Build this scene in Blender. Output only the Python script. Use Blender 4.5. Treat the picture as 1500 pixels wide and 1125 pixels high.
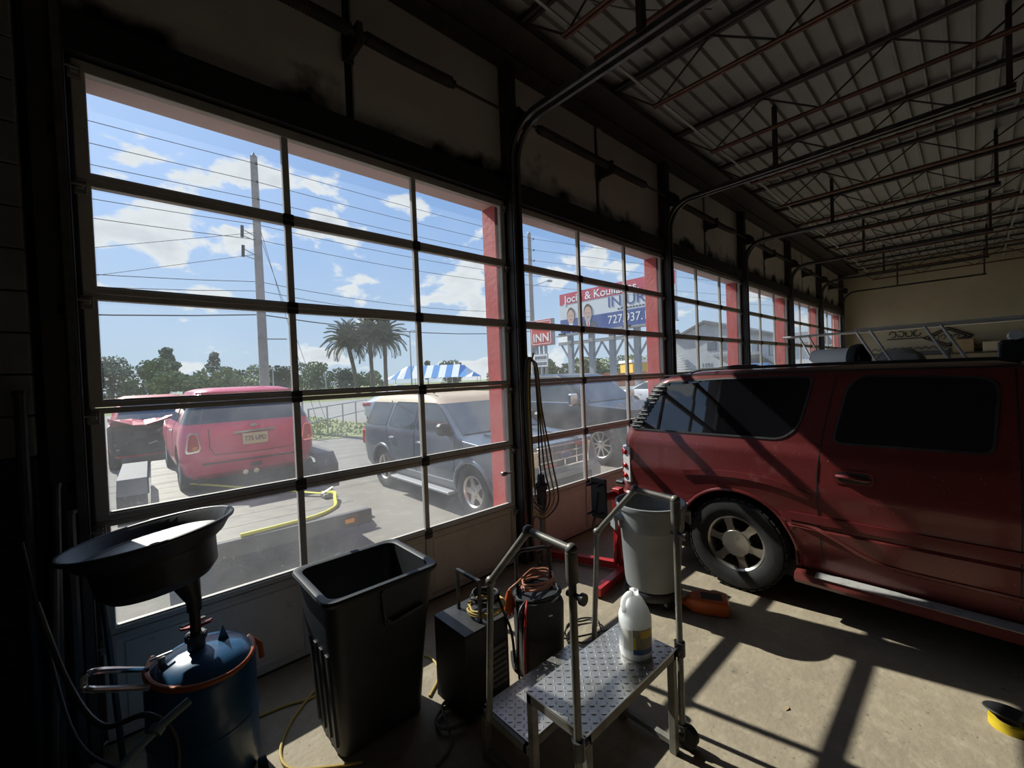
import bpy, bmesh, math, random
from mathutils import Vector, Matrix

# ---------------------------------------------------------------- clear
for o in list(bpy.data.objects):
    bpy.data.objects.remove(o, do_unlink=True)
SC = bpy.context.scene
COL = SC.collection

# ---------------------------------------------------------------- camera
CAM_H = 1.90
YAW, PITCH, ROLL, FPX = 0.742, -0.0186, -0.0388, 620.0
fw = Vector((math.sin(YAW) * math.cos(PITCH), math.cos(YAW) * math.cos(PITCH), math.sin(PITCH)))
rt = Vector((math.cos(YAW), -math.sin(YAW), 0.0))
up = rt.cross(fw)
r2 = rt * math.cos(ROLL) + up * math.sin(ROLL)
u2 = up * math.cos(ROLL) - rt * math.sin(ROLL)
cd = bpy.data.cameras.new('camera')
cam = bpy.data.objects.new('camera', cd)
COL.objects.link(cam)
cam.matrix_world = Matrix(((r2.x, u2.x, -fw.x, 0), (r2.y, u2.y, -fw.y, 0), (r2.z, u2.z, -fw.z, CAM_H), (0, 0, 0, 1)))
cd.sensor_fit = 'HORIZONTAL'
cd.sensor_width = 36.0
cd.lens = FPX / 1500.0 * 36.0
cd.clip_start = 0.05
cd.clip_end = 2000
SC.camera = cam

# ---------------------------------------------------------------- view
SC.view_settings.view_transform = 'Standard'
SC.view_settings.look = 'None'
SC.view_settings.gamma = 1.0
SC.view_settings.use_curve_mapping = False
SC.view_settings.exposure = 0.0

# ---------------------------------------------------------------- sky
SUN_TRAVEL = Vector((0.21, -1.0, -0.90)).normalized()
SUN_DIR = -SUN_TRAVEL
W = bpy.data.worlds.new('sky')
SC.world = W
W.use_nodes = True
nt = W.node_tree
nt.nodes.clear()
def wn(t, **k):
    n = nt.nodes.new(t)
    for a, b in k.items():
        setattr(n, a, b)
    return n
def wl(a, b):
    nt.links.new(a, b)
def wmath(op, a, b=None):
    n = wn('ShaderNodeMath', operation=op)
    for i, s in enumerate((a, b)):
        if s is None:
            continue
        if isinstance(s, (int, float)):
            n.inputs[i].default_value = s
        else:
            wl(s, n.inputs[i])
    return n.outputs[0]
tc = wn('ShaderNodeTexCoord')
sep = wn('ShaderNodeSeparateXYZ')
wl(tc.outputs['Generated'], sep.inputs[0])
grad = wn('ShaderNodeValToRGB')
cr = grad.color_ramp
cr.elements[0].position = 0.0
cr.elements[0].color = (0.60, 0.71, 0.80, 1)
cr.elements[1].position = 1.0
cr.elements[1].color = (0.13, 0.28, 0.66, 1)
for pos, c in ((0.10, (0.52, 0.67, 0.86, 1)), (0.30, (0.34, 0.53, 0.88, 1)), (0.55, (0.22, 0.41, 0.80, 1))):
    e = cr.elements.new(pos)
    e.color = c
wl(sep.outputs[2], grad.inputs[0])
# brightening of the haze around the sun
dot = wn('ShaderNodeVectorMath', operation='DOT_PRODUCT')
wl(tc.outputs['Generated'], dot.inputs[0])
dot.inputs[1].default_value = SUN_DIR
halo = wmath('POWER', wmath('MAXIMUM', dot.outputs['Value'], 0.0), 9.0)
halo = wmath('MULTIPLY', halo, 0.42)
addh = wn('ShaderNodeMixRGB', blend_type='ADD')
addh.inputs[0].default_value = 1.0
wl(grad.outputs[0], addh.inputs[1])
comb = wn('ShaderNodeCombineXYZ')
for i in range(3):
    wl(halo, comb.inputs[i])
wl(comb.outputs[0], addh.inputs[2])
# cumulus clouds
cv = wn('ShaderNodeMapping')
cv.inputs['Scale'].default_value = (1.0, 1.0, 1.9)
cv.inputs['Location'].default_value = (0.62, 0.1, 0.30)
wl(tc.outputs['Generated'], cv.inputs['Vector'])
cn = wn('ShaderNodeTexNoise')
cn.inputs['Scale'].default_value = 7.2
cn.inputs['Detail'].default_value = 8
cn.inputs['Roughness'].default_value = 0.52
cn.inputs['Distortion'].default_value = 0.15
wl(cv.outputs[0], cn.inputs['Vector'])
cm = wn('ShaderNodeMapRange', interpolation_type='SMOOTHSTEP')
cm.inputs['From Min'].default_value = 0.535
cm.inputs['From Max'].default_value = 0.60
wl(cn.outputs[0], cm.inputs[0])
cs = wn('ShaderNodeValToRGB')
cs.color_ramp.elements[0].position = 0.56
cs.color_ramp.elements[0].color = (0.95, 0.95, 0.96, 1)
cs.color_ramp.elements[1].position = 0.80
cs.color_ramp.elements[1].color = (0.60, 0.64, 0.70, 1)
wl(cn.outputs[0], cs.inputs[0])
mixc = wn('ShaderNodeMixRGB')
wl(cm.outputs[0], mixc.inputs[0])
wl(addh.outputs[0], mixc.inputs[1])
wl(cs.outputs[0], mixc.inputs[2])
bg = wn('ShaderNodeBackground')
bg.inputs[1].default_value = 1.0
wl(mixc.outputs[0], bg.inputs[0])
wo = wn('ShaderNodeOutputWorld')
wl(bg.outputs[0], wo.inputs[0])

# ---------------------------------------------------------------- sun
sd = bpy.data.lights.new('sun', 'SUN')
sd.energy = 7.6
sd.angle = 0.0095
sd.color = (1.0, 0.945, 0.84)
sun = bpy.data.objects.new('sun', sd)
sun.rotation_euler = SUN_TRAVEL.to_track_quat('-Z', 'Y').to_euler()
sun.location = (-4, 20, 18)
COL.objects.link(sun)

# ================================================================ helpers
R = random.Random(7)

class MB:
    """collects shapes, builds ONE mesh object"""
    def __init__(s, M=None):
        s.v = []
        s.f = []
        s.M = M
    def add(s, vs, fs):
        n = len(s.v)
        if s.M is not None:
            vs = [s.M @ Vector(p) for p in vs]
        s.v += [tuple(p) for p in vs]
        s.f += [tuple(i + n for i in f) for f in fs]
        return s
    def box(s, c, d, rot=None, bev=0.0):
        x, y, z = d[0] / 2, d[1] / 2, d[2] / 2
        if bev > 0:
            b = min(bev, x * .98, y * .98, z * .98)
            vs = []
            for k in (-1, 1):
                for j in (-1, 1):
                    for i in (-1, 1):
                        vs += [(i * (x - b), j * (y - b), k * z), (i * (x - b), j * y, k * (z - b)), (i * x, j * (y - b), k * (z - b))]
            bm = bmesh.new()
            for p in vs:
                bm.verts.new(p)
            bmesh.ops.convex_hull(bm, input=bm.verts)
            bm.verts.index_update()
            vs = [tuple(p.co) for p in bm.verts]
            fs = [tuple(q.index for q in f.verts) for f in bm.faces]
            bm.free()
        else:
            vs = [(i * x, j * y, k * z) for k in (-1, 1) for j in (-1, 1) for i in (-1, 1)]
            fs = [(0, 2, 3, 1), (4, 5, 7, 6), (0, 1, 5, 4), (2, 6, 7, 3), (0, 4, 6, 2), (1, 3, 7, 5)]
        if rot is not None:
            vs = [rot @ Vector(p) for p in vs]
        return s.add([(p[0] + c[0], p[1] + c[1], p[2] + c[2]) for p in vs], fs)
    def bb(s, a, b, bev=0.0):
        return s.box([(a[i] + b[i]) / 2 for i in range(3)], [abs(b[i] - a[i]) for i in range(3)], None, bev)
    def tube(s, path, r, seg=8, cap=True, closed=False):
        P = [Vector(p) for p in path]
        n = len(P)
        rr = r if isinstance(r, (list, tuple)) else [r] * n
        ring = []
        prev = None
        for i in range(n):
            if closed:
                t = (P[(i + 1) % n] - P[i - 1])
            else:
                t = P[min(i + 1, n - 1)] - P[max(i - 1, 0)]
            if t.length < 1e-9:
                t = Vector((0, 0, 1))
            t.normalize()
            if prev is None:
                a = Vector((0, 0, 1)) if abs(t.z) < .9 else Vector((1, 0, 0))
                u = t.cross(a).normalized()
            else:
                u = (prev - t * prev.dot(t))
                if u.length < 1e-6:
                    u = t.orthogonal()
                u.normalize()
            prev = u
            w = t.cross(u)
            ring.append([P[i] + (u * math.cos(2 * math.pi * k / seg) + w * math.sin(2 * math.pi * k / seg)) * rr[i] for k in range(seg)])
        vs = [p for q in ring for p in q]
        fs = []
        for i in range(n if closed else n - 1):
            j = (i + 1) % n
            for k in range(seg):
                l = (k + 1) % seg
                fs.append((i * seg + k, i * seg + l, j * seg + l, j * seg + k))
        if cap and not closed:
            fs.append(tuple(range(seg - 1, -1, -1)))
            fs.append(tuple((n - 1) * seg + k for k in range(seg)))
        return s.add(vs, fs)
    def cyl(s, p0, p1, r0, r1=None, seg=12):
        return s.tube([p0, p1], [r0, r0 if r1 is None else r1], seg)
    def bar(s, p0, p1, w, h, upv=(0, 0, 1)):
        a, b = Vector(p0), Vector(p1)
        d = b - a
        L = d.length
        d.normalize()
        u = Vector(upv)
        sd_ = d.cross(u)
        if sd_.length < 1e-5:
            sd_ = d.orthogonal()
        sd_.normalize()
        u = sd_.cross(d)
        M = Matrix((sd_, d, u)).transposed()
        return s.box((a + b) / 2, (w, L, h), M)
    def lathe(s, prof, seg=24, c=(0, 0, 0), axis='z', a0=0.0, a1=2 * math.pi):
        full = abs(a1 - a0 - 2 * math.pi) < 1e-6
        n = seg if full else seg + 1
        vs = []
        for r, h in prof:
            for k in range(n):
                a = a0 + (a1 - a0) * k / seg
                x, y = r * math.cos(a), r * math.sin(a)
                if axis == 'z':
                    p = (x, y, h)
                elif axis == 'x':
                    p = (h, x, y)
                else:
                    p = (y, h, x)
                vs.append((p[0] + c[0], p[1] + c[1], p[2] + c[2]))
        fs = []
        for i in range(len(prof) - 1):
            for k in range(seg):
                l = (k + 1) % n
                fs.append((i * n + k, i * n + l, (i + 1) * n + l, (i + 1) * n + k))
        return s.add(vs, fs)
    def prism(s, poly, lo, hi, axis='z'):
        """poly 2D; axis = extrusion direction: z->(x,y), x->(y,z), y->(x,z)"""
        def P(a, b, h):
            return (a, b, h) if axis == 'z' else ((h, a, b) if axis == 'x' else (a, h, b))
        n = len(poly)
        vs = [P(a, b, lo) for a, b in poly] + [P(a, b, hi) for a, b in poly]
        fs = [tuple(range(n - 1, -1, -1)), tuple(range(n, 2 * n))]
        fs += [(i, (i + 1) % n, n + (i + 1) % n, n + i) for i in range(n)]
        return s.add(vs, fs)
    def loft(s, rings, cap=True):
        n = len(rings[0])
        vs = [p for q in rings for p in q]
        fs = []
        for i in range(len(rings) - 1):
            for k in range(n):
                l = (k + 1) % n
                fs.append((i * n + k, i * n + l, (i + 1) * n + l, (i + 1) * n + k))
        if cap:
            fs.append(tuple(range(n - 1, -1, -1)))
            m = (len(rings) - 1) * n
            fs.append(tuple(m + k for k in range(n)))
        return s.add(vs, fs)
    def quad(s, a, b, c, d):
        return s.add([a, b, c, d], [(0, 1, 2, 3)])
    def ball(s, c, r, seg=10, rings=6):
        rx, ry, rz = (r, r, r) if isinstance(r, (int, float)) else r
        prof = []
        vs, fs = [], []
        for i in range(1, rings):
            t = math.pi * i / rings
            for k in range(seg):
                a = 2 * math.pi * k / seg
                vs.append((c[0] + rx * math.sin(t) * math.cos(a), c[1] + ry * math.sin(t) * math.sin(a), c[2] - rz * math.cos(t)))
        b, tpt = len(vs), len(vs) + 1
        vs += [(c[0], c[1], c[2] - rz), (c[0], c[1], c[2] + rz)]
        for i in range(rings - 2):
            for k in range(seg):
                l = (k + 1) % seg
                fs.append((i * seg + k, i * seg + l, (i + 1) * seg + l, (i + 1) * seg + k))
        for k in range(seg):
            l = (k + 1) % seg
            fs.append((b, l, k))
            fs.append((tpt, (rings - 2) * seg + k, (rings - 2) * seg + l))
        return s.add(vs, fs)
    def mesh(s, name, smooth=35, fix=True):
        me = bpy.data.meshes.new(name)
        me.from_pydata(s.v, [], s.f)
        bm = bmesh.new()
        bm.from_mesh(me)
        if fix:
            bmesh.ops.recalc_face_normals(bm, faces=bm.faces)
        if smooth:
            a = math.radians(smooth)
            for f in bm.faces:
                f.smooth = True
            for e in bm.edges:
                e.smooth = len(e.link_faces) != 2 or e.calc_face_angle(0) < a
        bm.to_mesh(me)
        bm.free()
        return me
    def build(s, name, mat, parent=None, smooth=35, loc=None, rz=None, fix=True, kind=None):
        o = bpy.data.objects.new(name, s.mesh(name, smooth, fix))
        o.data.materials.append(mat)
        COL.objects.link(o)
        if parent is not None:
            o.parent = parent
        if loc is not None:
            o.location = loc
        if rz is not None:
            o.rotation_euler = (0, 0, rz)
        if kind:
            o['kind'] = kind
        return o

def tag(o, label=None, cat=None, group=None, kind=None):
    if label: o['label'] = label
    if cat: o['category'] = cat
    if group: o['group'] = group
    if kind: o['kind'] = kind
    return o
def thing(name, label, cat, loc=(0, 0, 0), rz=0, group=None):
    o = bpy.data.objects.new(name, None)
    o.empty_display_size = 0.1
    COL.objects.link(o)
    o.location = loc
    o.rotation_euler = (0, 0, rz)
    return tag(o, label, cat, group)
def struct_root(name, loc=(0, 0, 0)):
    o = bpy.data.objects.new(name, None)
    COL.objects.link(o)
    o.location = loc
    o['kind'] = 'structure'
    return o
def copy_tree(o, parent=None):
    c = o.copy()
    COL.objects.link(c)
    if parent is not None:
        c.parent = parent
    for ch in KIDS.get(o.name, ()) if False else [q for q in o.children]:
        copy_tree(ch, c)
    return c
KIDS = {}
def inst(me_obj, parent, loc=(0, 0, 0), rot=(0, 0, 0), scale=None):
    """another piece sharing mesh data"""
    c = me_obj.copy()
    COL.objects.link(c)
    c.parent = parent
    c.location = loc
    c.rotation_euler = rot
    if scale: c.scale = scale
    return c
def apply_mods(o):
    dg = bpy.context.evaluated_depsgraph_get()
    ev = o.evaluated_get(dg)
    me = bpy.data.meshes.new_from_object(ev)
    o.modifiers.clear()
    o.data = me
    return o
def sharpen(o, ang=35):
    bm = bmesh.new()
    bm.from_mesh(o.data)
    for f in bm.faces: f.smooth = True
    for e in bm.edges:
        e.smooth = len(e.link_faces) != 2 or e.calc_face_angle(0) < math.radians(ang)
    bm.to_mesh(o.data)
    bm.free()
def text(body, size, mat, parent, M, name='lettering', ext=0.002, align='CENTER', sx=1.0, bold=0.0):
    cu = bpy.data.curves.new(name, 'FONT')
    cu.body = body
    cu.size = size
    cu.extrude = ext
    cu.offset = bold
    cu.align_x = align
    cu.align_y = 'CENTER'
    t = bpy.data.objects.new(name, cu)
    COL.objects.link(t)
    dg = bpy.context.evaluated_depsgraph_get()
    me = bpy.data.meshes.new_from_object(t.evaluated_get(dg))
    bpy.data.objects.remove(t, do_unlink=True)
    bpy.data.curves.remove(cu)
    me.transform(M @ Matrix.Diagonal((sx, 1, 1, 1)))
    me.materials.clear()
    me.materials.append(mat)
    o = bpy.data.objects.new(name, me)
    COL.objects.link(o)
    o.parent = parent
    return o
def frame(origin, xdir, ydir):
    x = Vector(xdir).normalized()
    y = Vector(ydir).normalized()
    z = x.cross(y).normalized()
    y = z.cross(x)
    M = Matrix((x, y, z)).transposed().to_4x4()
    M.translation = Vector(origin)
    return M
def arc(c, r, a0, a1, n, plane='yz'):
    out = []
    for i in range(n + 1):
        a = a0 + (a1 - a0) * i / n
        p, q = r * math.cos(a), r * math.sin(a)
        if plane == 'yz': out.append((c[0], c[1] + p, c[2] + q))
        elif plane == 'xz': out.append((c[0] + p, c[1], c[2] + q))
        else: out.append((c[0] + p, c[1] + q, c[2]))
    return out
def spline(pts, n=6):
    """Catmull-Rom through points"""
    P = [Vector(p) for p in pts]
    out = []
    for i in range(len(P) - 1):
        a, b, c, d = P[max(i - 1, 0)], P[i], P[i + 1], P[min(i + 2, len(P) - 1)]
        for k in range(n):
            t = k / n
            out.append(0.5 * ((2 * b) + (c - a) * t + (2 * a - 5 * b + 4 * c - d) * t * t + (3 * b - a - 3 * c + d) * t ** 3))
    out.append(P[-1])
    return out

# ================================================================ materials
MATS = {}
def mat(name, col=(.5, .5, .5), rough=.6, metal=0.0, spec=.5, noise=None, bump=None, coat=0.0, emit=None, coord='Object', alpha=None):
    """noise=(scale, colour2, low, high[, detail]) ; bump=(scale, strength)"""
    m = bpy.data.materials.new(name)
    m.use_nodes = True
    n = m.node_tree.nodes
    l = m.node_tree.links
    p = n['Principled BSDF']
    p.inputs['Base Color'].default_value = (*col, 1)
    p.inputs['Roughness'].default_value = rough
    p.inputs['Metallic'].default_value = metal
    p.inputs['Specular IOR Level'].default_value = spec
    if coat:
        p.inputs['Coat Weight'].default_value = coat
        p.inputs['Coat Roughness'].default_value = .08
    if emit:
        p.inputs['Emission Color'].default_value = (*emit[0], 1)
        p.inputs['Emission Strength'].default_value = emit[1]
    t = n.new('ShaderNodeTexCoord')
    last = None
    if noise:
        layers = noise if isinstance(noise[0], (tuple, list)) else [noise]
        for lay in layers:
            sc, c2, lo, hi = lay[:4]
            x = n.new('ShaderNodeTexNoise')
            x.inputs['Scale'].default_value = sc
            x.inputs['Detail'].default_value = lay[4] if len(lay) > 4 else 6
            x.inputs['Roughness'].default_value = .62
            l.new(t.outputs[coord], x.inputs['Vector'])
            mr = n.new('ShaderNodeMapRange')
            mr.inputs['From Min'].default_value = lo
            mr.inputs['From Max'].default_value = hi
            l.new(x.outputs[0], mr.inputs[0])
            mx = n.new('ShaderNodeMixRGB')
            l.new(mr.outputs[0], mx.inputs[0])
            if last is None:
                mx.inputs[1].default_value = (*col, 1)
            else:
                l.new(last, mx.inputs[1])
            mx.inputs[2].default_value = (*c2, 1)
            last = mx.outputs[0]
        l.new(last, p.inputs['Base Color'])
    if bump:
        x = n.new('ShaderNodeTexNoise')
        x.inputs['Scale'].default_value = bump[0]
        x.inputs['Detail'].default_value = 5
        l.new(t.outputs[coord], x.inputs['Vector'])
        b = n.new('ShaderNodeBump')
        b.inputs['Strength'].default_value = bump[1]
        b.inputs['Distance'].default_value = .02
        l.new(x.outputs[0], b.inputs['Height'])
        l.new(b.outputs[0], p.inputs['Normal'])
    MATS[name] = m
    return m

def glass_mat(name, dust=.10, tint=(.93, .96, .97), scratch=True):
    """clear pane: see-through, a weak mirror, and a film of dust that catches the sun"""
    m = bpy.data.materials.new(name)
    m.use_nodes = True
    n = m.node_tree.nodes
    l = m.node_tree.links
    n.clear()
    out = n.new('ShaderNodeOutputMaterial')
    tr = n.new('ShaderNodeBsdfTransparent')
    tr.inputs[0].default_value = (*tint, 1)
    gl = n.new('ShaderNodeBsdfGlossy')
    gl.inputs['Roughness'].default_value = .02
    lw = n.new('ShaderNodeLayerWeight')
    lw.inputs[0].default_value = .5
    pw = n.new('ShaderNodeMath'); pw.operation = 'POWER'; pw.inputs[1].default_value = 5.0
    l.new(lw.outputs['Facing'], pw.inputs[0])
    fr = n.new('ShaderNodeMath'); fr.operation = 'MULTIPLY_ADD'
    fr.inputs[1].default_value = .45; fr.inputs[2].default_value = .022
    l.new(pw.outputs[0], fr.inputs[0])
    m1 = n.new('ShaderNodeMixShader')
    l.new(fr.outputs[0], m1.inputs[0])
    l.new(tr.outputs[0], m1.inputs[1])
    l.new(gl.outputs[0], m1.inputs[2])
    tl = n.new('ShaderNodeBsdfTranslucent')
    tl.inputs[0].default_value = (.80, .82, .86, 1)
    df = n.new('ShaderNodeBsdfDiffuse')
    df.inputs[0].default_value = (.75, .75, .74, 1)
    md = n.new('ShaderNodeMixShader')
    md.inputs[0].default_value = .3
    l.new(tl.outputs[0], md.inputs[1])
    l.new(df.outputs[0], md.inputs[2])
    tcn = n.new('ShaderNodeTexCoord')
    x = n.new('ShaderNodeTexNoise')
    x.inputs['Scale'].default_value = 2.5
    x.inputs['Detail'].default_value = 6
    l.new(tcn.outputs['Object'], x.inputs['Vector'])
    mr = n.new('ShaderNodeMapRange')
    mr.inputs['From Min'].default_value = .3
    mr.inputs['From Max'].default_value = .75
    mr.inputs['To Min'].default_value = dust * .55
    mr.inputs['To Max'].default_value = dust * 1.5
    l.new(x.outputs[0], mr.inputs[0])
    fac = mr.outputs[0]
    if scratch:
        # fine scratches
        w = n.new('ShaderNodeTexNoise')
        w.inputs['Scale'].default_value = 7.0
        w.inputs['Detail'].default_value = 3
        w.inputs['Distortion'].default_value = 2.2
        l.new(tcn.outputs['Object'], w.inputs['Vector'])
        a = n.new('ShaderNodeMath'); a.operation = 'SUBTRACT'
        l.new(w.outputs[0], a.inputs[0]); a.inputs[1].default_value = .5
        b = n.new('ShaderNodeMath'); b.operation = 'ABSOLUTE'
        l.new(a.outputs[0], b.inputs[0])
        c = n.new('ShaderNodeMapRange')
        c.inputs['From Min'].default_value = 0.0
        c.inputs['From Max'].default_value = .0022
        c.inputs['To Min'].default_value = dust * 3.5
        c.inputs['To Max'].default_value = 0
        l.new(b.outputs[0], c.inputs[0])
        g = n.new('ShaderNodeTexNoise')
        g.inputs['Scale'].default_value = 3.3
        l.new(tcn.outputs['Object'], g.inputs['Vector'])
        gm = n.new('ShaderNodeMapRange')
        gm.inputs['From Min'].default_value = .48
        gm.inputs['From Max'].default_value = .62
        l.new(g.outputs[0], gm.inputs[0])
        e = n.new('ShaderNodeMath'); e.operation = 'MULTIPLY'
        l.new(c.outputs[0], e.inputs[0]); l.new(gm.outputs[0], e.inputs[1])
        h = n.new('ShaderNodeMath'); h.operation = 'ADD'
        l.new(fac, h.inputs[0]); l.new(e.outputs[0], h.inputs[1])
        fac = h.outputs[0]
    m2 = n.new('ShaderNodeMixShader')
    l.new(fac, m2.inputs[0])
    l.new(m1.outputs[0], m2.inputs[1])
    l.new(md.outputs[0], m2.inputs[2])
    l.new(m2.outputs[0], out.inputs[0])
    MATS[name] = m
    return m

M_conc = mat('shop_concrete', (.305, .252, .178), .78, noise=[(1.3, (.235, .195, .14), .42, .66), (9, (.36, .305, .22), .50, .72), (30, (.12, .10, .075), .62, .70), (55, (.62, .54, .42), .70, .735), (6, (.15, .125, .095), .66, .74)], bump=(28, .22), coord='Object')
M_lot = mat('lot_asphalt', (.225, .205, .175), .9, noise=[(.25, (.18, .165, .145), .4, .65), (3.5, (.26, .24, .205), .5, .7), (40, (.13, .12, .105), .6, .72)], bump=(60, .3))
M_road = mat('road_asphalt', (.19, .182, .172), .9, noise=(.3, (.23, .222, .21), .4, .7))
M_grass = mat('grass_verge', (.17, .21, .075), .95, noise=[(.7, (.30, .27, .13), .45, .65), (6, (.10, .15, .05), .5, .7)], bump=(20, .6))
M_plaster = mat('wall_plaster', (.82, .75, .68), .85, noise=[(1.1, (.68, .62, .56), .45, .75), (6, (.35, .31, .28), .68, .80)], bump=(12, .15))
M_block = mat('painted_block', (.20, .20, .19), .85, noise=(2.0, (.13, .13, .125), .45, .7), bump=(16, .2))
M_blockd = mat('dark_painted_block', (.035, .036, .042), .7, noise=(2.0, (.02, .02, .024), .45, .7))
M_cream = mat('cream_wall', (.62, .55, .39), .85, noise=[(.7, (.52, .46, .33), .45, .7), (5, (.44, .39, .28), .62, .8)])
M_soffit = mat('bounce_lit_soffit', (.66, .46, .44), .7, noise=(3, (.58, .42, .40), .45, .7))  # bounce light and glass veil put into a pale pink colour
M_red = mat('red_paint', (.50, .045, .040), .6, noise=[(2, (.42, .06, .05), .45, .7), (30, (.62, .30, .26), .70, .78)], bump=(20, .2))
M_deck = mat('galvanised_deck', (.37, .365, .345), .6, metal=.12, noise=[(.9, (.31, .305, .29), .45, .7), (7, (.25, .22, .19), .66, .8)])
M_steel = mat('dark_steel', (.055, .050, .048), .6, metal=.3, noise=(5, (.10, .07, .055), .5, .75))
M_rust = mat('red_oxide_steel', (.20, .085, .055), .65, noise=(6, (.10, .05, .035), .45, .7))
M_track = mat('galvanised_track', (.16, .16, .16), .42, metal=.75, noise=(8, (.10, .095, .09), .45, .7))
M_black = mat('black_metal', (.012, .012, .013), .5)
M_alu = mat('door_frame_paint', (.50, .46, .41), .5, noise=[(7, (.40, .36, .32), .5, .75), (40, (.16, .13, .11), .68, .76)])
M_panel = mat('door_panel_paint', (.60, .55, .49), .6, noise=[(3, (.52, .47, .41), .45, .7), (14, (.27, .23, .20), .64, .76)], bump=(9, .1))
M_hinge = mat('hinge_steel', (.05, .045, .045), .5, metal=.5)
M_zinc = mat('zinc_bracket', (.33, .31, .28), .45, metal=.6)
M_pane = glass_mat('door_pane', .030)
M_pane_low = glass_mat('scratched_door_pane', .050)
M_rub = mat('black_rubber', (.018, .018, .019), .8, noise=(18, (.035, .034, .033), .5, .75))
M_chrome = mat('chrome', (.75, .75, .76), .14, metal=1.0)
M_alloy = mat('alloy_wheel', (.62, .60, .57), .30, metal=.9, noise=(20, (.40, .37, .33), .55, .75))
M_tint = mat('tinted_car_glass', (.006, .006, .008), .02, spec=1.0)
M_blackpl = mat('black_plastic', (.020, .021, .023), .55, noise=(14, (.035, .035, .037), .5, .75))
# ================================================================ the room
X0, DP, PW = -0.108, 3.192, 0.986          # first door's left edge, door spacing, pane pitch
DW = 3 * PW
NB = 6
XL, XR, YB, YW, ZC = -1.25, 19.45, -9.0, 3.22, 5.14
fl = MB().bb((XL - .3, YB - .3, -.2), (XR + .3, 3.42, 0)).build('floor', M_conc)
tag(fl, kind='structure')
# saw-cut control joints in the slab, as shallow dark strips
lot = MB().bb((-60, 3.42, -.2), (70, 21.5, -.004)).build('floor_parking_lot', M_lot)
tag(lot, kind='structure')

def plaster_mat():
    m = M_plaster.copy()
    m.name = 'sooty_plaster'
    n, l = m.node_tree.nodes, m.node_tree.links
    p = n['Principled BSDF']
    src = p.inputs['Base Color'].links[0].from_socket
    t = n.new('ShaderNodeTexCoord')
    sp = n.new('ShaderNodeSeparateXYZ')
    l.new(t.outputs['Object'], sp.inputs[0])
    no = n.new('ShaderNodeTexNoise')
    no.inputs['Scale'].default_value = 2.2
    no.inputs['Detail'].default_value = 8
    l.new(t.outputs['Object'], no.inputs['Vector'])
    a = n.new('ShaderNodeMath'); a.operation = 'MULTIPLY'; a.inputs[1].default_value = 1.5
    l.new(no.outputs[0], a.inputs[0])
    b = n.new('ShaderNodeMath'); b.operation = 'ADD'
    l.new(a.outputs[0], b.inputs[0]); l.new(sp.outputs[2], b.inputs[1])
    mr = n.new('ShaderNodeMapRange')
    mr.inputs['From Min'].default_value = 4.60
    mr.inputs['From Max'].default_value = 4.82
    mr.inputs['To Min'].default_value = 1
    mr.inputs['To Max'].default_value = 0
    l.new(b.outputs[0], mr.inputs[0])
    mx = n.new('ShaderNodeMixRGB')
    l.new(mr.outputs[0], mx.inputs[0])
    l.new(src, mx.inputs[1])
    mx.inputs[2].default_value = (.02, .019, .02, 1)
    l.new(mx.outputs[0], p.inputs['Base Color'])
    return m
M_soot = plaster_mat()

wf = struct_root('wall_front')
# lintel above the doors: plaster inside, red outside
for i in range(NB):
    xa = X0 + i * DP - .117
    for k, (a, b) in enumerate(((xa, xa + DP / 2 - .03), (xa + DP / 2 + .03, xa + DP))):
        MB().bb((a, YW, 3.62), (b, 3.245, ZC + .02)).build('plaster_panel', M_soot, wf)
    MB().bb((xa + DP / 2 - .03, YW + .01, 3.62), (xa + DP / 2 + .03, 3.245, ZC)).build('recessed_joint', M_black, wf)
    MB().bb((xa + DP / 2 + .035, YW - .012, 3.90), (xa + DP / 2 + .115, YW, ZC)).build('stud_strip', M_soot, wf)
MB().bb((X0 - .3, 3.245, 3.62), (XR, 3.42, 5.5)).build('outer_fascia', M_red, wf)
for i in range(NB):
    MB().bb((X0 + i * DP - .06, 3.246, 3.612), (X0 + i * DP + DP - .29, 3.41, 3.621)).build('soffit', M_soffit, wf)  # thin slab under the red lintel, its colour lightened for bounce light
for i in range(NB + 1):
    xc = X0 + i * DP - .117
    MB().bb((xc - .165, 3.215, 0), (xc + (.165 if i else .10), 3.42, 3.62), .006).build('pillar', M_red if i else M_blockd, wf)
MB().bb((XL - .3, 3.22, 0), (X0 - .27, 3.42, 5.5)).build('end_wall', M_block, wf)
MB().bb((X0 + NB * DP + .048, 3.22, 0), (XR + .1, 3.42, 5.5)).build('end_wall', M_block, wf)
# soot-black header channel over the doors and the ledger under the deck
MB().bb((X0 - .2, 3.10, 3.66), (X0 + NB * DP, YW, 3.86)).build('header_channel', M_black, wf)
MB().bb((XL, 3.02, 5.03), (XR, YW, 5.12)).bb((XL, 2.72, 5.055), (XR, 3.03, 5.088)).build('ledger_beam', M_steel, wf)
# pilaster of painted block courses left of the first door
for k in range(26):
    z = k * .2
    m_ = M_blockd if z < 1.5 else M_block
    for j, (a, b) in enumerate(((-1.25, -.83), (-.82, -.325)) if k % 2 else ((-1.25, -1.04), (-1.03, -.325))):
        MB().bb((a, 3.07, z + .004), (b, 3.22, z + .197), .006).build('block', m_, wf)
MB().bb((-1.25, 3.09, 0), (-.335, 3.22, 5.14)).build('mortar', M_blockd, wf)

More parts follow.
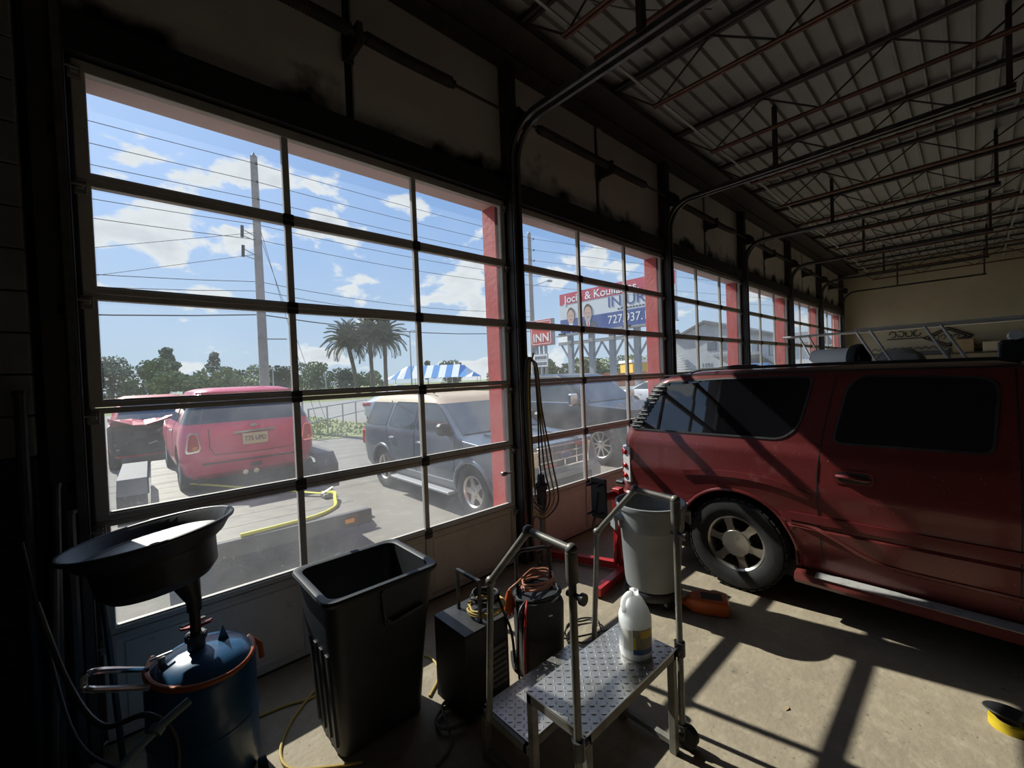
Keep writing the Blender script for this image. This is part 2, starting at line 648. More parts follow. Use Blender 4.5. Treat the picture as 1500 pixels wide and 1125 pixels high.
wl_ = MB().bb((XL - .25, YB, 0), (XL, 3.22, 5.5)).build('wall_left', M_block)
tag(wl_, kind='structure')
wb = MB().bb((XL - .25, YB - .25, 0), (XR + .25, YB, 5.5)).build('wall_back', mat('back_wall_paint', (.40, .38, .33), .85, noise=(1.0, (.33, .31, .27), .4, .7)))
tag(wb, kind='structure')
wr = struct_root('wall_right')
MB().bb((XR, YB, 0), (XR + .25, 3.22, 5.5)).build('cream_face', M_cream, wr)
# ribs and ducts on the end wall
MB().bb((XR - .012, -6, 2.08), (XR, 2.9, 2.20)).build('dado_strip', M_block, wr)

# corrugated metal deck, flutes running the length of the shop
ce = MB()
y = YB
prof = []
p_ = .19
while y < 3.25:
    prof += [(y, 5.185), (y + .012, 5.145), (y + .034, 5.145), (y + .046, 5.185)]
    y += p_
prof.append((y, 5.185))
vs, fs = [], []
for (yy, zz) in prof:
    vs += [(XL, yy, zz), (XR, yy, zz)]
for i in range(len(prof) - 1):
    fs.append((2 * i, 2 * i + 1, 2 * i + 3, 2 * i + 2))
ce.add(vs, fs)
ce.bb((XL, YB, 5.24), (XR, 3.42, 5.34))
ceil = ce.build('ceiling', M_deck, smooth=0)
tag(ceil, kind='structure')

# ---------------------------------------------------------------- sectional doors
ZS = [0.015, .584, 1.206, 1.816, 2.426, 3.028, 3.655]
YI, YO, YG = 3.158, 3.205, 3.186            # rail faces, pane plane
def make_door(n):
    d = struct_root('door_%d' % n, (X0, 0, 0))
    protos = {}
    for s in range(6):
        za, zb = ZS[s] + .002, ZS[s + 1] - .002
        hr = .031
        top = hr if s < 5 else .062
        fm = MB()
        fm.bb((-.028, YI, za), (DW + .028, YO, za + hr), .003)
        fm.bb((-.028, YI, zb - top), (DW + .028, YO, zb), .003)
        for cx in (-.003, DW + .003):
            fm.bb((cx - .028, YI + .002, za), (cx + .028, YO - .002, zb), .003)
        for k in (1, 2):
            fm.bb((k * PW - .021, YI + .006, za), (k * PW + .021, YO - .002, zb), .003)
        # glazing beads proud of the rails, outside ledge that catches the sun
        fm.bb((0, YG - .014, za + hr), (DW, YG + .014, za + hr + .010))
        sec = fm.build('section', M_alu, d)
        for k in range(3):
            a, b = k * PW + (.024 if k == 0 else .021), (k + 1) * PW - (.024 if k == 2 else .021)
            if s == 0:
                pm = MB().bb((a, YG - .006, za + hr), (b, YG + .006, zb - top))
                pm.bb((a + .03, YG - .012, za + hr + .05), (b - .03, YG - .006, zb - top - .03), .004)
                pm.build('panel', M_panel, sec)
            else:
                key = ('p', s, k)
                MB().bb((a, YG - .002, za + hr), (b, YG + .002, zb - top)).build('pane', M_pane_low if s <= 2 else M_pane, sec, smooth=0)
        # hinges on the joints, roller brackets on the stiles
        if s < 5:
            for k in (1, 2):
                if 'h' not in protos:
                    h = MB().bb((-.034, -.012, -.040), (.034, .004, .040), .004).cyl((-.03, -.014, 0), (.03, -.014, 0), .008, seg=8)
                    h.cyl((0, -.016, .024), (0, -.008, .024), .006, seg=6).cyl((0, -.016, -.024), (0, -.008, -.024), .006, seg=6)
                    protos['h'] = h.build('hinge', M_hinge, sec, loc=(k * PW, YI, zb + .002))
                else:
                    inst(protos['h'], sec, (k * PW, YI, zb + .002))
        for sd_ in (-1, 1):
            xx = -.012 if sd_ < 0 else DW + .012
            zz = zb - .035 if s == 5 else zb - .01
            if 'r' not in protos:
                h = MB().bb((-.03, -.010, -.075), (.022, .004, -.004), .003).bb((-.02, -.026, -.050), (.01, -.008, -.016), .003)
                h.cyl((-.055, -.030, -.03), (.015, -.030, -.03), .006, seg=8).cyl((-.068, -.030, -.03), (-.052, -.030, -.03), .022, seg=14)
                protos['r'] = h.build('roller_bracket', M_zinc, sec, loc=(xx, YI, zz))
            else:
                inst(protos['r'], sec, (xx, YI, zz), (0, 0, 0), (1 if sd_ < 0 else -1, 1, 1))
    MB().bb((-.03, YI + .004, .0), (DW + .03, YO - .004, .016)).build('bottom_seal', M_rub, d)
    MB().bb((.05, YI - .03, 1.52), (.11, YI, 1.56), .004).cyl((.03, YI - .03, 1.54), (.17, YI - .03, 1.54), .010, seg=8).build('slide_bolt', M_zinc, d).location = (DW - .20, 0, -.60)
    return d
door1 = make_door(1)
for i in range(1, NB):
    d = copy_tree(door1)
    d.name = 'door_%d' % (i + 1)
    d.location = (X0 + i * DP, 0, 0)

# ---------------------------------------------------------------- posts, tracks, springs
ORD = ['first', 'second', 'third', 'fourth', 'fifth', 'last']
def sweep(mb, path, prof):
    P = [Vector(p) for p in path]
    rings = []
    for i, p in enumerate(P):
        t = (P[min(i + 1, len(P) - 1)] - P[max(i - 1, 0)]).normalized()
        nrm = Vector((0, t.z, -t.y))
        rings.append([(p.x + a, p.y + nrm.y * b, p.z + nrm.z * b) for a, b in prof])
    mb.loft(rings)
    return mb
for i in range(NB + 1):
    xc = X0 + i * DP - .117
    m = MB().bb((xc - .05, 3.10, 0), (xc + .05, 3.215, 5.05)).bb((xc - .062, 3.085, 0), (xc + .062, 3.10, 5.05))
    po = m.build('trim_%d' % (i + 1), M_steel)
    tag(po, kind='structure')
CP = [(0, -.026), (.032, -.026), (.032, -.020), (.005, -.020), (.005, .020), (.032, .020), (.032, .026), (0, .026)]
DOORTXT = ['the door nearest the block pilaster', 'the second door from the block pilaster', 'the third door from the block pilaster', 'the fourth door from the block pilaster', 'the fifth door from the block pilaster', 'the door beside the cream end wall']
for i in range(NB):
    for sd_ in (-1, 1):
        xe = X0 + i * DP + (-.088 if sd_ < 0 else DW + .088)
        t = thing('door_track', ('left' if sd_ < 0 else 'right') + ' galvanised overhead track curving up from ' + DOORTXT[i], 'door track', (xe, 3.05, 0), group='overhead door tracks')
        pr = [(-a * sd_, b) for a, b in CP]
        path = [(0, .03, .06), (0, .03, 2), (0, .03, 4.02)] + [(0, .03 - .36 * (1 - math.cos(a)), 4.02 + .36 * math.sin(a)) for a in [math.pi / 2 * k / 10 for k in range(1, 11)]] + [(0, -1.6, 4.38), (0, -3.35, 4.38)]
        sweep(MB(), path, pr).build('channel', M_track, t)
        MB().bb((-.004 - .035 * (sd_ > 0), .02, .0), (.004 + .035 * (sd_ < 0), .10, 3.9)).build('angle_strip', M_steel, t)
        for z in (.5, 1.4, 2.3, 3.2, 3.85):
            MB().bb((-.03, .035, z), (.03, .06, z + .05)).build('bracket', M_steel, t)
        MB().bb((-.012, -3.33, 4.36), (.012, -3.29, 5.16)).build('hanger', M_steel, t)
        MB().bb((-.012, -1.42, 4.40), (.012, -1.38, 5.16)).build('hanger', M_steel, t)
    xa = X0 + i * DP
    t = thing('torsion_spring_assembly', 'dark torsion spring and shaft above ' + DOORTXT[i], 'door spring', (xa, 3.03, 4.46), group='torsion springs above the doors')
    MB().cyl((-.12, 0, 0), (DW + .12, 0, 0), .0135, seg=8).build('shaft', M_steel, t)
    wob = R.uniform(.0, .02)
    for (a, b) in ((.22, 1.42), (1.54, 2.30)):
        path, rad = [], []
        n = int((b - a) / .011)
        for k in range(n + 1):
            x = a + (b - a) * k / n
            path.append((x, 0, -wob * math.sin(5 * (x - a)) if a > 1 else 0))
            rad.append(.047 if k % 2 else .041)
        MB().tube(path, rad, 12).build('spring', M_steel, t, smooth=20)
        for x in (a - .03, b):
            MB().cyl((x, 0, 0), (x + .04, 0, 0), .034, seg=12).build('spring_cone', M_hinge, t)
    for x in (-.09, DW + .02):
        MB().lathe([(.02, 0), (.085, 0), (.085, .012), (.068, .018), (.062, .055), (.085, .062), (.085, .07), (.02, .07)], 20, (x, 0, 0), 'x').build('cable_drum', M_hinge, t)
    MB().bb((1.46, -.05, -.10), (1.50, .175, .06)).bb((1.43, .15, -.12), (1.51, .176, .08)).build('centre_bracket', M_steel, t)
    for x in (-.13, DW + .105):
        MB().bb((x, -.06, -.10), (x + .025, .06, .07)).build('end_bearing', M_steel, t)
    # lifting cables
    for x in (-.055, DW + .055):
        MB().cyl((x, .06, -4.2), (x, .06, 0), .003, seg=5).build('lift_cable', M_zinc, t)

# ---------------------------------------------------------------- bar joists
JX = [1.35 + 1.47 * k for k in range(-1, 13)]
def make_joist():
    j = thing('bar_joist', 'open web steel bar joist with red oxide bottom chord under the metal deck', 'joist', (0, 0, 0), group='bar joists under the deck')
    MB().bb((-.045, YB + .02, 5.095), (-.006, 3.005, 5.14)).bb((.006, YB + .02, 5.095), (.045, 3.005, 5.14)).build('top_chord', M_steel, j)
    MB().bb((-.034, -8.2, 4.70), (-.005, 2.28, 4.706)).bb((-.010, -8.2, 4.70), (-.005, 2.28, 4.735)).bb((.005, -8.2, 4.70), (.034, 2.28, 4.706)).bb((.005, -8.2, 4.70), (.010, 2.28, 4.735)).build('bottom_chord', M_rust, j)
    MB().cyl((0, 2.25, 4.71), (0, 2.70, 5.09), .010, seg=6).build('end_web', M_steel, j)
    u = d = None
    y = 2.25
    h = .58
    k = 0
    while y > -8.0:
        if k % 2 == 0:
            if u is None:
                u = MB().cyl((0, 0, 0), (0, -h, .39), .010, seg=6).build('web_bar', M_steel, j, loc=(0, y, 4.71))
            else:
                inst(u, j, (0, y, 4.71))
        else:
            if d is None:
                d = MB().cyl((0, 0, .39), (0, -h, 0), .010, seg=6).build('web_bar', M_steel, j, loc=(0, y, 4.71))
            else:
                inst(d, j, (0, y, 4.71))
        y -= h
        k += 1
    return j
j0 = make_joist()
j0.location = (JX[0], 0, 0)
ORDW = ['first', 'second', 'third', 'fourth', 'fifth', 'sixth', 'seventh', 'eighth', 'ninth', 'tenth', 'eleventh', 'twelfth', 'thirteenth', 'fourteenth']
def jl(k):
    return 'open web bar joist with red oxide bottom chord, %s counting from the cream end wall' % ORDW[13 - k]
j0['label'] = jl(0)
for k, x in enumerate(JX[1:]):
    j = copy_tree(j0)
    j.location = (x, 0, 0)
    j['label'] = jl(k + 1)
for k, (y, z) in enumerate(((2.20, 4.745), (-.6, 4.745), (-3.6, 4.745))):
    b = MB().bb((XL, y - .012, z - .008), (XR - .02, y + .012, z + .008)).build('bridging_rod', M_deck)
    tag(b, ['pale bridging rod tying the joists just inside the doors', 'pale bridging rod across the joists over the parked vehicles', 'pale bridging rod across the joists at the shop rear'][k], 'bridging rod')
# conduits hung below the joists
for k, (x, y0, y1, z, m_, lb) in enumerate(((3.15, 2.2, -6, 4.64, M_rust, 'rust red pipe hung under the joists beside the second door'),)):
    o = MB().cyl((x, y0, z), (x, y1, z), .021, seg=10).build('overhead_pipe', m_)
    tag(o, lb, 'pipe')
o = MB().tube(spline([(2.2, 2.6, 5.02), (2.6, 2.2, 4.92), (3.2, 1.9, 4.90), (3.9, 1.5, 5.02)], 6), .008, 6).build('loose_cable', M_zinc)
tag(o, 'loose pale cable sagging under the deck near the block pilaster side', 'cable')
# ================================================================ vehicles
def outline(yr, yf, w, r, nc=6, ns=10):
    """rounded rectangle seen from above, starting at rear-right; x to the right, y forward"""
    r = min(r, w * .95, (yf - yr) * .45)
    pts = []
    cs = [((w - r), yr + r, -math.pi / 2), ((w - r), yf - r, 0.0), (-(w - r), yf - r, math.pi / 2), (-(w - r), yr + r, math.pi)]
    for i, (cx, cy, a) in enumerate(cs):
        for k in range(nc + 1):
            t = a + math.pi / 2 * k / nc
            pts.append((cx + r * math.cos(t), cy + r * math.sin(t)))
        if i in (0, 2):
            y0, y1 = pts[-1][1], cs[(i + 1) % 4][1]
            x = pts[-1][0]
            for k in range(1, ns):
                pts.append((x, y0 + (y1 - y0) * k / ns))
    return pts
def car_body(name, levels, arches, mat_, parent, cut_w=1.2):
    mb = MB()
    mb.loft([[(x, y, z) for x, y in outline(a, b, w, r)] for z, a, b, w, r in levels])
    o = mb.build(name, mat_, parent, smooth=32)
    if arches:
        cm_ = MB()
        for (yc, zc, rad, dep) in arches:
            for sx in (-1, 1):
                xw = max(l[3] for l in levels)
                cm_2 = [(xw + .1) * sx, (xw - dep) * sx]
                cm_.tube([(cm_2[0], yc, zc), (cm_2[1], yc, zc)], rad, 32)
        c = cm_.build('cutter', M_rub, parent)
        md = o.modifiers.new('b', 'BOOLEAN')
        md.operation = 'DIFFERENCE'
        md.object = c
        md.solver = 'EXACT'
        bpy.context.view_layer.update()
        apply_mods(o)
        bpy.data.objects.remove(c, do_unlink=True)
        sharpen(o, 32)
    return o
def wfun(levels):
    L = [(z, w) for z, a, b, w, r in levels]
    def f(z):
        for (z0, w0), (z1, w1) in zip(L, L[1:]):
            if z0 <= z <= z1:
                return w0 + (w1 - w0) * (z - z0) / max(z1 - z0, 1e-6)
        return L[-1][1]
    return f
def round_poly(pts, r, n=4):
    out = []
    N = len(pts)
    rr = r if isinstance(r, (list, tuple)) else [r] * N
    for i in range(N):
        p, a, b = Vector(pts[i]), Vector(pts[i - 1]), Vector(pts[(i + 1) % N])
        u, v = (a - p), (b - p)
        d = min(rr[i], u.length * .45, v.length * .45)
        u.normalize(); v.normalize()
        A, B = p + u * d, p + v * d
        for k in range(n + 1):
            t = k / n
            q = A * (1 - t) ** 2 + p * 2 * t * (1 - t) + B * t * t
            out.append((q.x, q.y))
    return out
def side_patch(mb, poly, wf_, sx, lo, hi):
    """a plate following the body side: poly in (y,z); between offsets lo and hi from the surface"""
    n = len(poly)
    a = [(sx * (wf_(z) + lo), y, z) for y, z in poly]
    b = [(sx * (wf_(z) + hi), y, z) for y, z in poly]
    fs = [tuple(range(n - 1, -1, -1)), tuple(range(n, 2 * n))] + [(i, (i + 1) % n, n + (i + 1) % n, n + i) for i in range(n)]
    return mb.add(a + b, fs)
def side_strip(mb, line, width, wf_, sx, lo, hi):
    """strip along a (y,z) polyline on the body side"""
    Q = [Vector(p) for p in line]
    P = []
    for a_, b_ in zip(Q, Q[1:]):
        k_ = max(1, int((b_ - a_).length / .03))
        P += [a_ + (b_ - a_) * i / k_ for i in range(k_)]
    P.append(Q[-1])
    n = len(P)
    rings = []
    for i in range(n):
        t = (P[min(i + 1, n - 1)] - P[max(i - 1, 0)]).normalized()
        nr = Vector((-t.y, t.x)) * width / 2
        q = []
        for s_, off in ((-1, lo), (1, lo), (1, hi), (-1, hi)):
            p = P[i] + nr * s_
            q.append((sx * (wf_(p.y) + off), p.x, p.y))
        rings.append(q)
    return mb.loft(rings)
def ring_patch(mb, poly, grow, wf_, sx, lo, hi):
    """closed trim ring around poly"""
    c = Vector((sum(p[0] for p in poly) / len(poly), sum(p[1] for p in poly) / len(poly)))
    n = len(poly)
    nrm = []
    for i in range(n):
        t = (Vector(poly[(i + 1) % n]) - Vector(poly[i - 1]))
        t.normalize()
        q = Vector((t.y, -t.x))
        if q.dot(Vector(poly[i]) - c) < 0: q = -q
        nrm.append(q)
    rings = []
    for i in range(n + 1):
        i %= n
        p, q = Vector(poly[i]), nrm[i]
        o_ = p + q * grow
        rings.append([(sx * (wf_(p.y) + lo), p.x, p.y), (sx * (wf_(o_.y) + lo), o_.x, o_.y), (sx * (wf_(o_.y) + hi), o_.x, o_.y), (sx * (wf_(p.y) + hi), p.x, p.y)])
    return mb.loft(rings, cap=False)

def make_wheel(parent, x, y, r, width, rim_r, spokes, rim_mat, sx, spoke_w=.055, dish=.02, name='wheel', hub=.30):
    """wheel is one part with sub-parts; outer face towards sx"""
    w = bpy.data.objects.new(name, None)
    COL.objects.link(w)
    w.parent = parent
    w.location = (x, y, r)
    h = width / 2
    o = sx
    t = MB()
    prof = [(rim_r, -h * .82), (rim_r + .02, -h * .95), (r * .80, -h), (r * .93, -h * .94), (r - .012, -h * .78), (r, -h * .5), (r, h * .5), (r - .012, h * .78), (r * .93, h * .94), (r * .80, h), (rim_r + .02, h * .95), (rim_r, h * .82)]
    t.lathe(prof, 40, (0, 0, 0), 'x')
    tread = 36
    for k in range(tread):                      # shoulder lugs and tread blocks
        a = 2 * math.pi * k / tread
        for s_ in (-1, 1):
            c = ((h * .78) * s_, math.cos(a) * (r - .009), math.sin(a) * (r - .009))
            Rm = Matrix.Rotation(a, 3, 'X')
            t.box(c, (h * .24, .012, r * 2 * math.pi / tread * .72), Rm)
    ty = t.build('tyre', M_rub, w)
    rim = MB()
    f = h * .80 * o
    b = -h * .8 * o
    rim.lathe([(rim_r + .012, f), (rim_r - .004, f + .006 * o), (rim_r - .018, f - .006 * o), (rim_r - .028, f - .045 * o), (rim_r - .035, b), (rim_r + .01, b)], 36, (0, 0, 0), 'x')
    rim.build('rim', rim_mat, w)
    MB().lathe([(.01, b * .2), (rim_r - .03, b * .2), (rim_r - .03, b * .25), (.01, b * .25)], 24, (0, 0, 0), 'x').build('brake_shade_plate', M_black, w)  # black plate stands in for the shade behind the spokes
    fx = f - dish * o
    sp0 = None
    for k in range(spokes):
        a = 2 * math.pi * k / spokes + .3
        if sp0 is None:
            m = MB()
            R0, R1 = rim_r * .20, rim_r - .012
            pl = [(-spoke_w * .95, R0), (spoke_w * .95, R0), (spoke_w * .55, (R0 + R1) * .55), (spoke_w * .75, R1), (-spoke_w * .75, R1), (-spoke_w * .55, (R0 + R1) * .55)]
            m.prism(pl, min(fx - .03 * o, fx), max(fx - .03 * o, fx), 'x')
            sp0 = m.build('spoke', rim_mat, w)
            sp0.rotation_euler = (a, 0, 0)
        else:
            inst(sp0, w, (0, 0, 0), (a, 0, 0))
    MB().lathe([(.001, fx + .012 * o), (rim_r * (hub - .04), fx + .008 * o), (rim_r * hub, fx - .004 * o), (rim_r * hub, fx - .04 * o)], 20, (0, 0, 0), 'x').build('hub_cap', rim_mat, w)
    return w

def paint(name, col, rough=.32, metal=.25, chalk=None):
    m = mat(name, col, rough, metal=metal, coat=.35, noise=[(1.6, tuple(c * .8 for c in col), .42, .7)] + ([(2.2, chalk, .60, .78)] if chalk else []) + [(120, (.75, .70, .66), .735, .76, 2)])
    return m

# ---------------------------------------------------------------- the dark red SUV
M_suv = paint('dark_red_paint', (.150, .021, .021), .33, .22, (.25, .105, .092))
M_suv_lo = paint('dusty_red_cladding', (.17, .034, .028), .42, .15, (.27, .13, .10))
M_lamp_r = mat('red_lens', (.45, .012, .012), .15, spec=.6)
M_lamp_w = mat('clear_lens', (.78, .78, .80), .12, spec=.6)
M_lamp_a = mat('amber_lens', (.70, .27, .02), .2)
M_grime = mat('grey_step_pad', (.34, .33, .32), .6, noise=(12, (.2, .19, .18), .5, .7))
def build_suv():
    s = thing('suv', 'dark red long SUV with faded paint parked tail towards the glazed doors', 'car', (4.77, -.2, 0), math.pi)
    L = [(.27, -2.62, 2.55, .90, .16), (.40, -2.74, 2.70, .955, .20), (.52, -2.78, 2.78, .995, .22), (.655, -2.785, 2.79, 1.003, .22), (.675, -2.78, 2.79, .988, .22),
         (.745, -2.77, 2.79, .986, .22), (.76, -2.71, 2.73, .984, .17), (.90, -2.70, 2.71, .998, .15), (.985, -2.695, 2.70, 1.003, .15), (1.02, -2.69, 2.69, .994, .15), (1.18, -2.68, 2.55, .997, .14),
         (1.235, -2.67, 1.30, .986, .12), (1.285, -2.655, 1.18, .956, .11), (1.31, -2.645, 1.14, .950, .11), (1.74, -2.40, .46, .858, .12), (1.80, -2.34, .36, .843, .14), (1.835, -2.26, .24, .815, .18), (1.868, -2.10, .05, .70, .2), (1.885, -1.7, -.2, .5, .2)]
    wf_ = wfun(L)
    arch = [(-1.60, .385, .475, .42), (1.71, .385, .475, .42)]
    body = car_body('body', L, arch, M_suv, s)
    Y = lambda y: -.2 - y
    rq = [(Y(a), b) for a, b in ((2.36, 1.325), (1.04, 1.325), (.93, 1.42), (.84, 1.80), (1.48, 1.80), (2.02, 1.775), (2.18, 1.62))]
    rq = round_poly(rq, [.02, .12, .10, .06, .05, .05, .12])
    fd = [(Y(a), b) for a, b in ((.70, 1.325), (-.07, 1.325), (-.10, 1.77), (.54, 1.80), (.62, 1.72))]
    fd = round_poly(fd, [.05, .05, .09, .12, .10])
    pf = [(Y(a), b) for a, b in ((-.24, 1.325), (-1.10, 1.325), (-.66, 1.72), (-.58, 1.77), (-.24, 1.78))]
    pf = round_poly(pf, [.04, .04, .08, .05, .05])
    for sx in (1, -1):
        for nm, pl in (('quarter_window', rq), ('rear_door_window', fd), ('front_door_window', pf)):
            side_patch(MB(), pl, wf_, sx, -.004, .003).build(nm, M_tint, s, smooth=0)
            ring_patch(MB(), pl, .014, wf_, sx, -.004, .007).build('window_seal', M_blackpl, s)
        # shut lines
        for ln in ([(Y(.69), 1.84), (Y(.775), 1.34), (Y(.80), 1.05), (Y(.80), .75), (Y(.77), .40)], [(Y(-.17), 1.83), (Y(-.18), 1.3), (Y(-.18), .9), (Y(-.17), .40)], [(Y(-1.20), 1.28), (Y(-1.23), .9), (Y(-1.20), .40)]):
            side_strip(MB(), ln, .007, wf_, sx, -.006, .003).build('shut_line', M_black, s)
        side_strip(MB(), [(Y(2.1), 1.845), (Y(1.2), 1.848), (Y(.2), 1.848), (Y(-.4), 1.84)], .012, wf_, sx, -.002, .004).build('drip_rail', M_black, s)
        # body side moulding and swept cladding line
        side_strip(MB(), [(Y(.985), .735), (Y(.2), .735), (Y(-.8), .735)], .060, wf_, sx, -.01, .016).build('side_moulding', M_suv, s)
        side_strip(MB(), spline([(Y(.98), .685), (Y(.82), .675), (Y(.70), .62), (Y(.52), .53), (Y(.34), .495), (Y(-.15), .49), (Y(-.9), .49)], 4), .022, wf_, sx, -.01, .010).build('cladding_edge', M_suv_lo, s)
        side_patch(MB(), round_poly([(Y(.96), .33), (Y(.96), .66), (Y(.82), .655), (Y(.70), .60), (Y(.52), .51), (Y(.34), .475), (Y(-1.2), .47), (Y(-1.2), .33)], .02), wf_, sx, -.01, .004).build('lower_cladding', M_suv_lo, s)
        # crease over the arch
        side_strip(MB(), spline([(Y(1.82), .955), (Y(1.6), .985), (Y(1.3), .995), (Y(1.05), .965), (Y(.84), .90)], 4), .05, wf_, sx, -.015, .012).build('arch_crease', M_suv, s)
        # wheel arch lip
        for (yc, zc, rad, dep) in arch:
            m = MB()
            pa = [(sx * (wf_(max(.28, zc + rad * math.sin(a))) - .004), yc + rad * math.cos(a), zc + rad * math.sin(a)) for a in [math.radians(-8 + 196 * k / 28) for k in range(29)]]
            m.tube(pa, .016, 8)
            m.build('arch_lip', M_suv, s)
        for (yc, zc, rad, dep) in arch:
            MB().lathe([(rad - .008, sx * .58), (rad - .008, sx * .99)], 24, (0, yc, zc), 'x', -.05, math.pi + .05).build('arch_liner', M_black, s)
        # handle
        for (ya, yb) in ((.70, .47), (-.28, -.50)):
            p = round_poly([(Y(ya), 1.035), (Y(yb), 1.035), (Y(yb), 1.135), (Y(ya), 1.135)], .03)
            hr = side_patch(MB(), p, wf_, sx, -.006, .006).build('handle_bezel', M_suv, s)
            p2 = round_poly([(Y(ya - .02), 1.05), (Y(yb + .02), 1.05), (Y(yb + .02), 1.12), (Y(ya - .02), 1.12)], .025)
            side_patch(MB(), p2, wf_, sx, .004, .0075).build('handle_cup', M_black, hr)
            x0 = sx * (wf_(1.09) + .022)
            MB().tube([(x0 - sx * .018, Y(ya - .02), 1.088), (x0, Y(ya - .05), 1.090), (x0, Y((ya + yb) / 2), 1.086), (x0, Y(yb + .05), 1.080), (x0 - sx * .018, Y(yb + .02), 1.078)], [.012, .015, .015, .015, .012], 8).build('handle_grip', M_suv, hr)
        # running board with bright tread
        rb = MB().prism([(sx * .88, .25), (sx * 1.02, .235), (sx * 1.05, .27), (sx * 1.03, .315), (sx * .88, .325)], Y(.95), Y(-1.25), 'y').build('running_board', M_suv_lo, s)
        MB().prism([(sx * .95, .316), (sx * 1.035, .308), (sx * 1.045, .318), (sx * .95, .328)], Y(.82), Y(-1.2), 'y').build('step_tread', M_grime, rb)
        # tail lamp
        tl = MB().prism([(sx * .80, -2.715), (sx * .90, -2.72), (sx * .985, -2.66), (sx * 1.002, -2.58), (sx * .97, -2.56), (sx * .80, -2.6)], .775, 1.125, 'z').build('tail_lamp', M_lamp_w, s)
        for z0, z1 in ((1.045, 1.10), (.90, .95), (.80, .865)):
            MB().prism([(sx * .80, -2.722), (sx * .902, -2.728), (sx * .985, -2.675), (sx * .96, -2.65), (sx * .80, -2.65)], z0, z1, 'z').build('red_lens', M_lamp_r, tl)
        for zz in (.832, .935, 1.075):
            MB().ball((sx * .982, -2.635, zz), (.026, .034, .03), 10, 6).build('red_lens', M_lamp_r, tl)
        # ribbed black pillar vents wrapping the rear corner
        def corner(z, off, a0, a1, n=7):
            for q0, q1 in zip(L, L[1:]):
                if q0[0] <= z <= q1[0]:
                    t = (z - q0[0]) / (q1[0] - q0[0])
                    yr, w_, r_ = [q0[i] + (q1[i] - q0[i]) * t for i in (1, 3, 4)]
            out = []
            for k in range(n + 1):
                a = a0 + (a1 - a0) * k / n
                out.append((sx * (w_ - r_ + (r_ + off) * math.cos(a)), yr + r_ + (r_ + off) * math.sin(a), z))
            out.append((sx * (w_ + off), yr + r_ + .045, z))
            return out
        v, f = [], []
        zs = [1.325 + .45 * k / 8 for k in range(9)]
        for z in zs:
            v += corner(z, .004, -1.35, 0)
        for r_ in range(8):
            for k in range(8):
                f.append((r_ * 9 + k, r_ * 9 + k + 1, r_ * 9 + k + 10, r_ * 9 + k + 9))
        pb = MB().add(v, f).build('pillar_vent', M_blackpl, s)
        for k in range(11):
            MB().tube(corner(1.345 + k * .039, .010, -1.2, -.1), .0085, 6).build('rib', M_blackpl, pb)
        # roof rails
        MB().tube([(sx * .72, -2.05, 1.868), (sx * .72, -1.95, 1.892), (sx * .72, -1.0, 1.90), (sx * .72, -.1, 1.892), (sx * .72, 0, 1.87)], .012, 8).build('roof_rail', M_black, s)
        mr_ = MB().ball((sx * 1.10, 1.02, 1.22), (.10, .07, .11), 10, 8)
        mr_.bb((sx * .95 - .02, .98, 1.16), (sx * 1.08 + .02, 1.04, 1.20))
        mr_.build('door_mirror', M_blackpl, s)
    for y in (-1.85,):
        MB().tube([(-.70, y, 1.89), (-.3, y + .05, 1.915), (.3, y + .05, 1.915), (.70, y, 1.89)], .010, 8).build('rack_bar', M_black, s)
    # tailgate glass, bumper, hitch, windscreen, front
    MB().add([(-.78, -2.655, 1.32), (.78, -2.655, 1.32), (.68, -2.425, 1.74), (-.68, -2.425, 1.74)], [(0, 1, 2, 3)]).build('tailgate_glass', M_tint, s, smooth=0)
    MB().add([(-.80, 1.155, 1.32), (.80, 1.155, 1.32), (.72, .475, 1.745), (-.72, .475, 1.745)], [(0, 1, 2, 3)]).build('windscreen', M_tint, s, smooth=0)
    MB().bb((-.34, -2.83, .40), (.34, -2.70, .52), .02).bb((-.05, -2.92, .42), (.05, -2.75, .50), .008).build('tow_hitch', M_black, s)
    MB().bb((-.95, -2.80, .715), (.95, -2.70, .75), .012).build('bumper_step', M_blackpl, s)
    MB().bb((-.55, 2.70, .72), (.55, 2.81, 1.02), .02).build('grille', M_chrome, s)
    for sx in (-1, 1):
        MB().bb((sx * .60, 2.62, .80), (sx * .93, 2.76, 1.02), .03).build('headlamp', M_lamp_w, s)
    MB().bb((-.86, -2.5, .20), (.86, 2.5, .34)).build('chassis', M_black, s)
    for yy in (-1.60, 1.71):
        for sx in (1, -1):
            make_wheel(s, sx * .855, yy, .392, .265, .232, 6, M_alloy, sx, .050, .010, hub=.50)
    return s
suv = build_suv()
# ================================================================ things on the shop floor
M_bin = mat('black_bin_plastic', (.022, .023, .026), .5, noise=[(5, (.035, .036, .04), .5, .7), (22, (.06, .06, .06), .68, .78)])
M_grey = mat('grey_can_plastic', (.23, .24, .245), .55, noise=[(4, (.18, .19, .195), .45, .7), (20, (.12, .12, .12), .66, .78)])
M_jug = mat('milky_jug', (.80, .82, .82), .35, noise=(5, (.70, .73, .74), .5, .7))
_p = M_jug.node_tree.nodes['Principled BSDF']
_p.inputs['Subsurface Weight'].default_value = .9
_p.inputs['Subsurface Radius'].default_value = (1.0, 1.0, 1.0)
_p.inputs['Subsurface Scale'].default_value = .12
M_plate = mat('diamond_plate', (.58, .57, .55), .34, metal=.85, noise=[(6, (.42, .40, .36), .45, .7), (25, (.25, .22, .18), .64, .76)])
M_pipe = mat('worn_grey_pipe', (.15, .145, .13), .45, metal=.4, noise=(16, (.25, .23, .19), .5, .72))
M_weld = mat('painted_grey_frame', (.20, .19, .165), .55, metal=.2, noise=(12, (.10, .09, .075), .5, .72))
